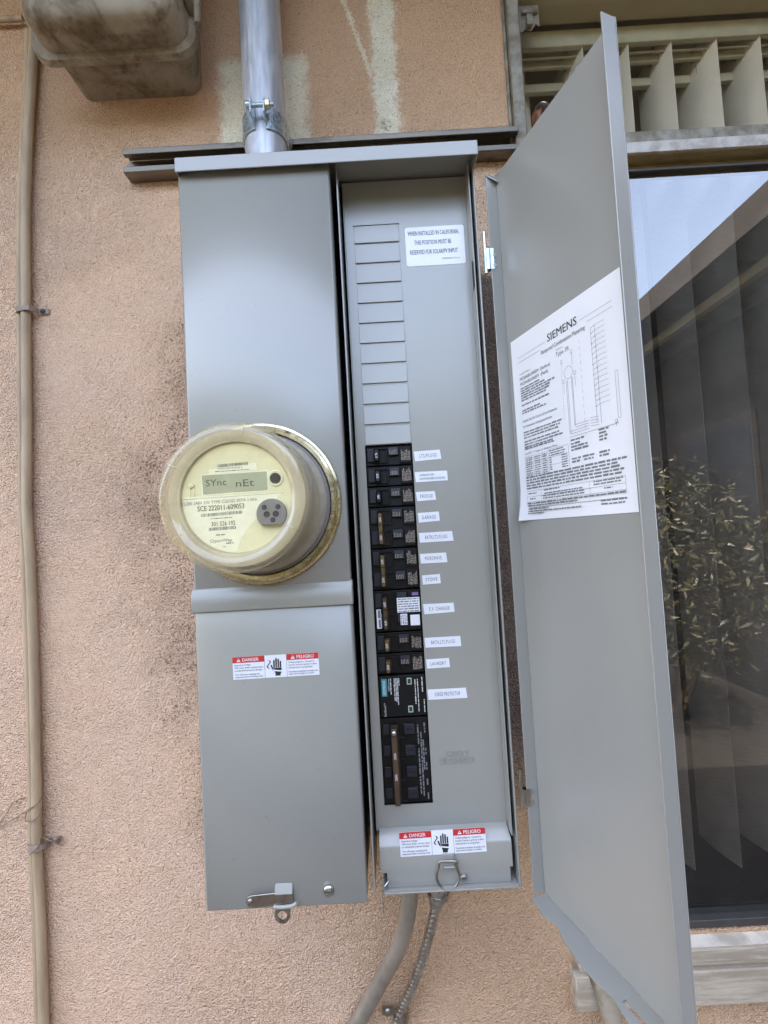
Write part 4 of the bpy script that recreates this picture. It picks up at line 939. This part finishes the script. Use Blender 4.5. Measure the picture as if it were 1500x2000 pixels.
# lower label: a chord with one corner swept away for the optical port
lp = []
for k in range(40):
    a = math.radians(176+(266-176)*k/39); lp.append((MC[0]+2.03*math.cos(a), MC[1]+2.03*math.sin(a)))
for x, y in ((465,1074),(472,1050),(487,1028),(505,1008),(530,985),(545,968),(552,962)):
    p = F(x, y); lp.append((p.x, p.z))
obj('label_sheet', MB().quad(*[(x, YF-.006, z) for x, z in lp]), LABELP, fp)
q = [F(394,929), F(521,920.5), F(523,957), F(397,966)]
ds = obj('display', MB().quad(*q), LCD, met)
q2 = [F(392,927,.004), F(523,918,.004), F(525,959,.004), F(394.5,968.5,.004)]
obj('display_bezel', MB().quad(*q2), LABELP, ds)
def tilt(p, q): d = (q-p).normalized(); return d, Vector((-d.z, 0, d.x))
ru, up = tilt(F(400,950), F(500,943))
tx = MB(); write(tx, 'SYnc', F(402,950,.016), ru, up, .24, .78); write(tx, 'nEt', F(461,951,.016), ru, up, .26, .68)
obj('digits', tx, mat('lcd_segment', (.06,.065,.05), .5), ds)
lab = obj('barcode_label', MB().quad(F(407,917,.008), F(500,903,.008), F(502,917.5,.008), F(409,928,.008)), LABELP, met)
tx = MB()
def barcode(x0, y0, x1, y1, hpx, seed):
    r = random.Random(seed); a, b = F(x0,y0,.014), F(x1,y1,.014); d, u_ = tilt(a, b); Lw = (b-a).length; x = 0; h_ = hpx/52.
    while x < Lw:
        w_ = r.choice((.012,.018,.03)); tx.quad(a+d*x, a+d*(x+w_), a+d*(x+w_)+u_*h_, a+d*x+u_*h_); x += w_+r.choice((.012,.018,.026))
barcode(425, 913, 483, 908, 6, 1); write(tx, '0003F7AB1', F(426,917,.014), ru, up, .055, .9); words(tx, F(420,922,.014), ru, up, 1.3, .03, random.Random(2), .95)
write(tx, 'CL200 240V 3W TYPE C2SOD 30TA 1.0Kh', F(354,988,.014), ru, up, .115, 2.85)
barcode(393, 1010, 473, 1003, 6, 2); words(tx, F(412,1014,.014), ru, up, .8, .03, random.Random(4), .95)
barcode(408, 1037, 461, 1033, 6, 3); write(tx, 'USA', F(435,1069,.014), ru, up, .05); words(tx, F(422,1046,.014), ru, up, .34, .04, random.Random(5), .95); words(tx, F(442,1062,.014), ru, up, .28, .04, random.Random(6), .95)
write(tx, 'OpenWay', F(411,1060,.014), ru, up, .12, .82)
words(tx, F(350,977,.013), ru, up, 3.95, .012, random.Random(8), 1, 40)
obj('fine_print', tx, GINK, fp)
tx = MB(); write(tx, 'SCE 222011-609053', F(386,999,.014), ru, up, .19, 1.76, bold=.012); write(tx, '301 526 192', F(413,1028,.014), ru, up, .16, .9, bold=.004)
obj('serial_number', tx, mat('brown_ink', (.12,.10,.08), .5), fp)
p = F(538, 934); pb = obj('button', MB().lathe([(0,YF-.1),(.19,YF-.1),(.2,YF-.08),(.2,YF-.03)], (p.x, p.z), 28), BLACK, met, smooth=40)
obj('button_ring', MB().lathe([(.2,YF-.03),(.28,YF-.05),(.31,YF-.02),(.31,YF-.001)], (p.x, p.z), 28), LABELP, pb, smooth=40)
p = F(375, 949); obj('indicator', MB().lathe([(0,YF-.08),(.07,YF-.07),(.1,YF-.03),(.1,YF-.001)], (p.x, p.z), 18).box(p.x-.09, p.x-.06, YF-.03, YF-.001, p.z-.40, p.z).box(p.x+.06, p.x+.09, YF-.03, YF-.001, p.z-.40, p.z), CREAM, met, smooth=40)
p = F(530, 1003, .2); pr_ = .56; pts = []
for k in range(41):
    a = math.radians(-50+280*k/40); pts.append((p.x+pr_*math.cos(a), p.z+pr_*math.sin(a)))
po = obj('optical_port', MB().prism([(x, YF-.22, z) for x, z in pts], (0, .21, 0)), PORTM, met, bev=.03)
hl = MB()
for dx, dz, r in ((-.25,.24,.09),(.26,.24,.09),(-.17,-.02,.11),(.17,-.02,.11),(.05,-.24,.09)):
    hl.lathe([(r*.5, YF-.228),(r, YF-.235),(r*1.1, YF-.222)], (p.x+dx, p.z+dz), 16); hl.disc((p.x+dx, p.z+dz), r*.55, YF-.226, 14)
obj('port_hole', hl, DGRAY, po, smooth=40)

# ------------------------------------------------------------------ conduits below the panel
ec = [Vector((1.05, 2.4, -31.4)), P(800,1752,2.5), P(793,1800,2.8), P(783,1840,3.2), P(764,1880,3.8), P(741,1920,4.4), P(720,1960,4.9), P(695,2000,5.3), P(660,2055,5.5), P(620,2120,5.5)]
tag(obj('bent_conduit', MB().tube(smoothpath(ec, 6), .43, 24), EMT, smooth=50), 'smooth bent steel conduit curving down from the bottom of the panel', 'conduit')
fx = thing('armored_cable', 'ribbed flexible steel cable hanging from the bottom of the panel', 'cable', P(790, 1990, 5.6))
fpz = smoothpath([P(853,1762,2.6), P(838,1827,3.2), P(822,1880,3.9), P(802,1933,4.7), P(783,1973,5.3), P(774,2003,5.55), P(764,2060,5.6), P(756,2120,5.6)], 12)
full = []; 
seglen = sum((fpz[i+1]-fpz[i]).length for i in range(len(fpz)-1)); NS = int(seglen/.045)
cum = [0]
for i in range(len(fpz)-1): cum.append(cum[-1]+(fpz[i+1]-fpz[i]).length)
def at(d):
    for i in range(len(cum)-1):
        if cum[i+1] >= d: return fpz[i].lerp(fpz[i+1], (d-cum[i])/max(cum[i+1]-cum[i], 1e-6))
    return fpz[-1]
pth, rr = [], []
for i in range(NS+1):
    d = seglen*i/NS; pth.append(at(d)); rr.append(.25+.03*max(-.5, math.sin(2*math.pi*d/.33)))
am = MB().tube(pth, rr, 16)
# shear the rings so that the ribs wind like a helix
n = 16
for i in range(NS+1):
    t = (pth[min(i+1,NS)]-pth[max(i-1,0)]).normalized()
    for k in range(n): am.v[i*n+k] += t*(.13*math.sin(2*math.pi*k/n))
obj('armor', am, FLEX, fx, smooth=70)
c0, c1 = P(856,1738,2.4), P(853,1768,2.6)
obj('connector', MB().tube([c0+Vector((0,0,.6)), c0, c0+(c1-c0)*.6, c1], [.5, .5, .46, .38], 20).tube([c0+Vector((0,0,-.1)), c0+Vector((0,0,-.32))], .58, 8), FLEX, fx, smooth=40)
p = P(757, 1972, 5.6); ck = thing('armored_cable_clamp', 'small steel clamp with screw holding the ribbed cable to the wall', 'clamp', (p.x, YW, p.z-.4))
obj('screw', MB().lathe([(0,5.35),(.14,5.36),(.24,5.45),(.25,5.55)], (p.x, p.z), 18), NICKEL, ck, smooth=45)
e = P(786, 1985, 5.3); s_ = MB()
pts = [Vector((p.x-.32,5.62,p.z)), Vector((p.x+.28,5.62,p.z-.05)), Vector((e.x-.36,5.45,e.z+.05)), Vector((e.x-.24,5.12,e.z+.02)), Vector((e.x+.0,5.0,e.z-.05)), Vector((e.x+.25,5.12,e.z-.1)), Vector((e.x+.36,5.5,e.z-.12)), Vector((e.x+.37,5.95,e.z-.12))]
for a, b in zip(pts, pts[1:]): s_.hexa([a-RZ*.24, b-RZ*.24, b-RZ*.24+Vector((0,-.06,0)), a-RZ*.24+Vector((0,-.06,0))], [a+RZ*.24, b+RZ*.24, b+RZ*.24+Vector((0,-.06,0)), a+RZ*.24+Vector((0,-.06,0))])
obj('strap', s_, NICKEL, ck)
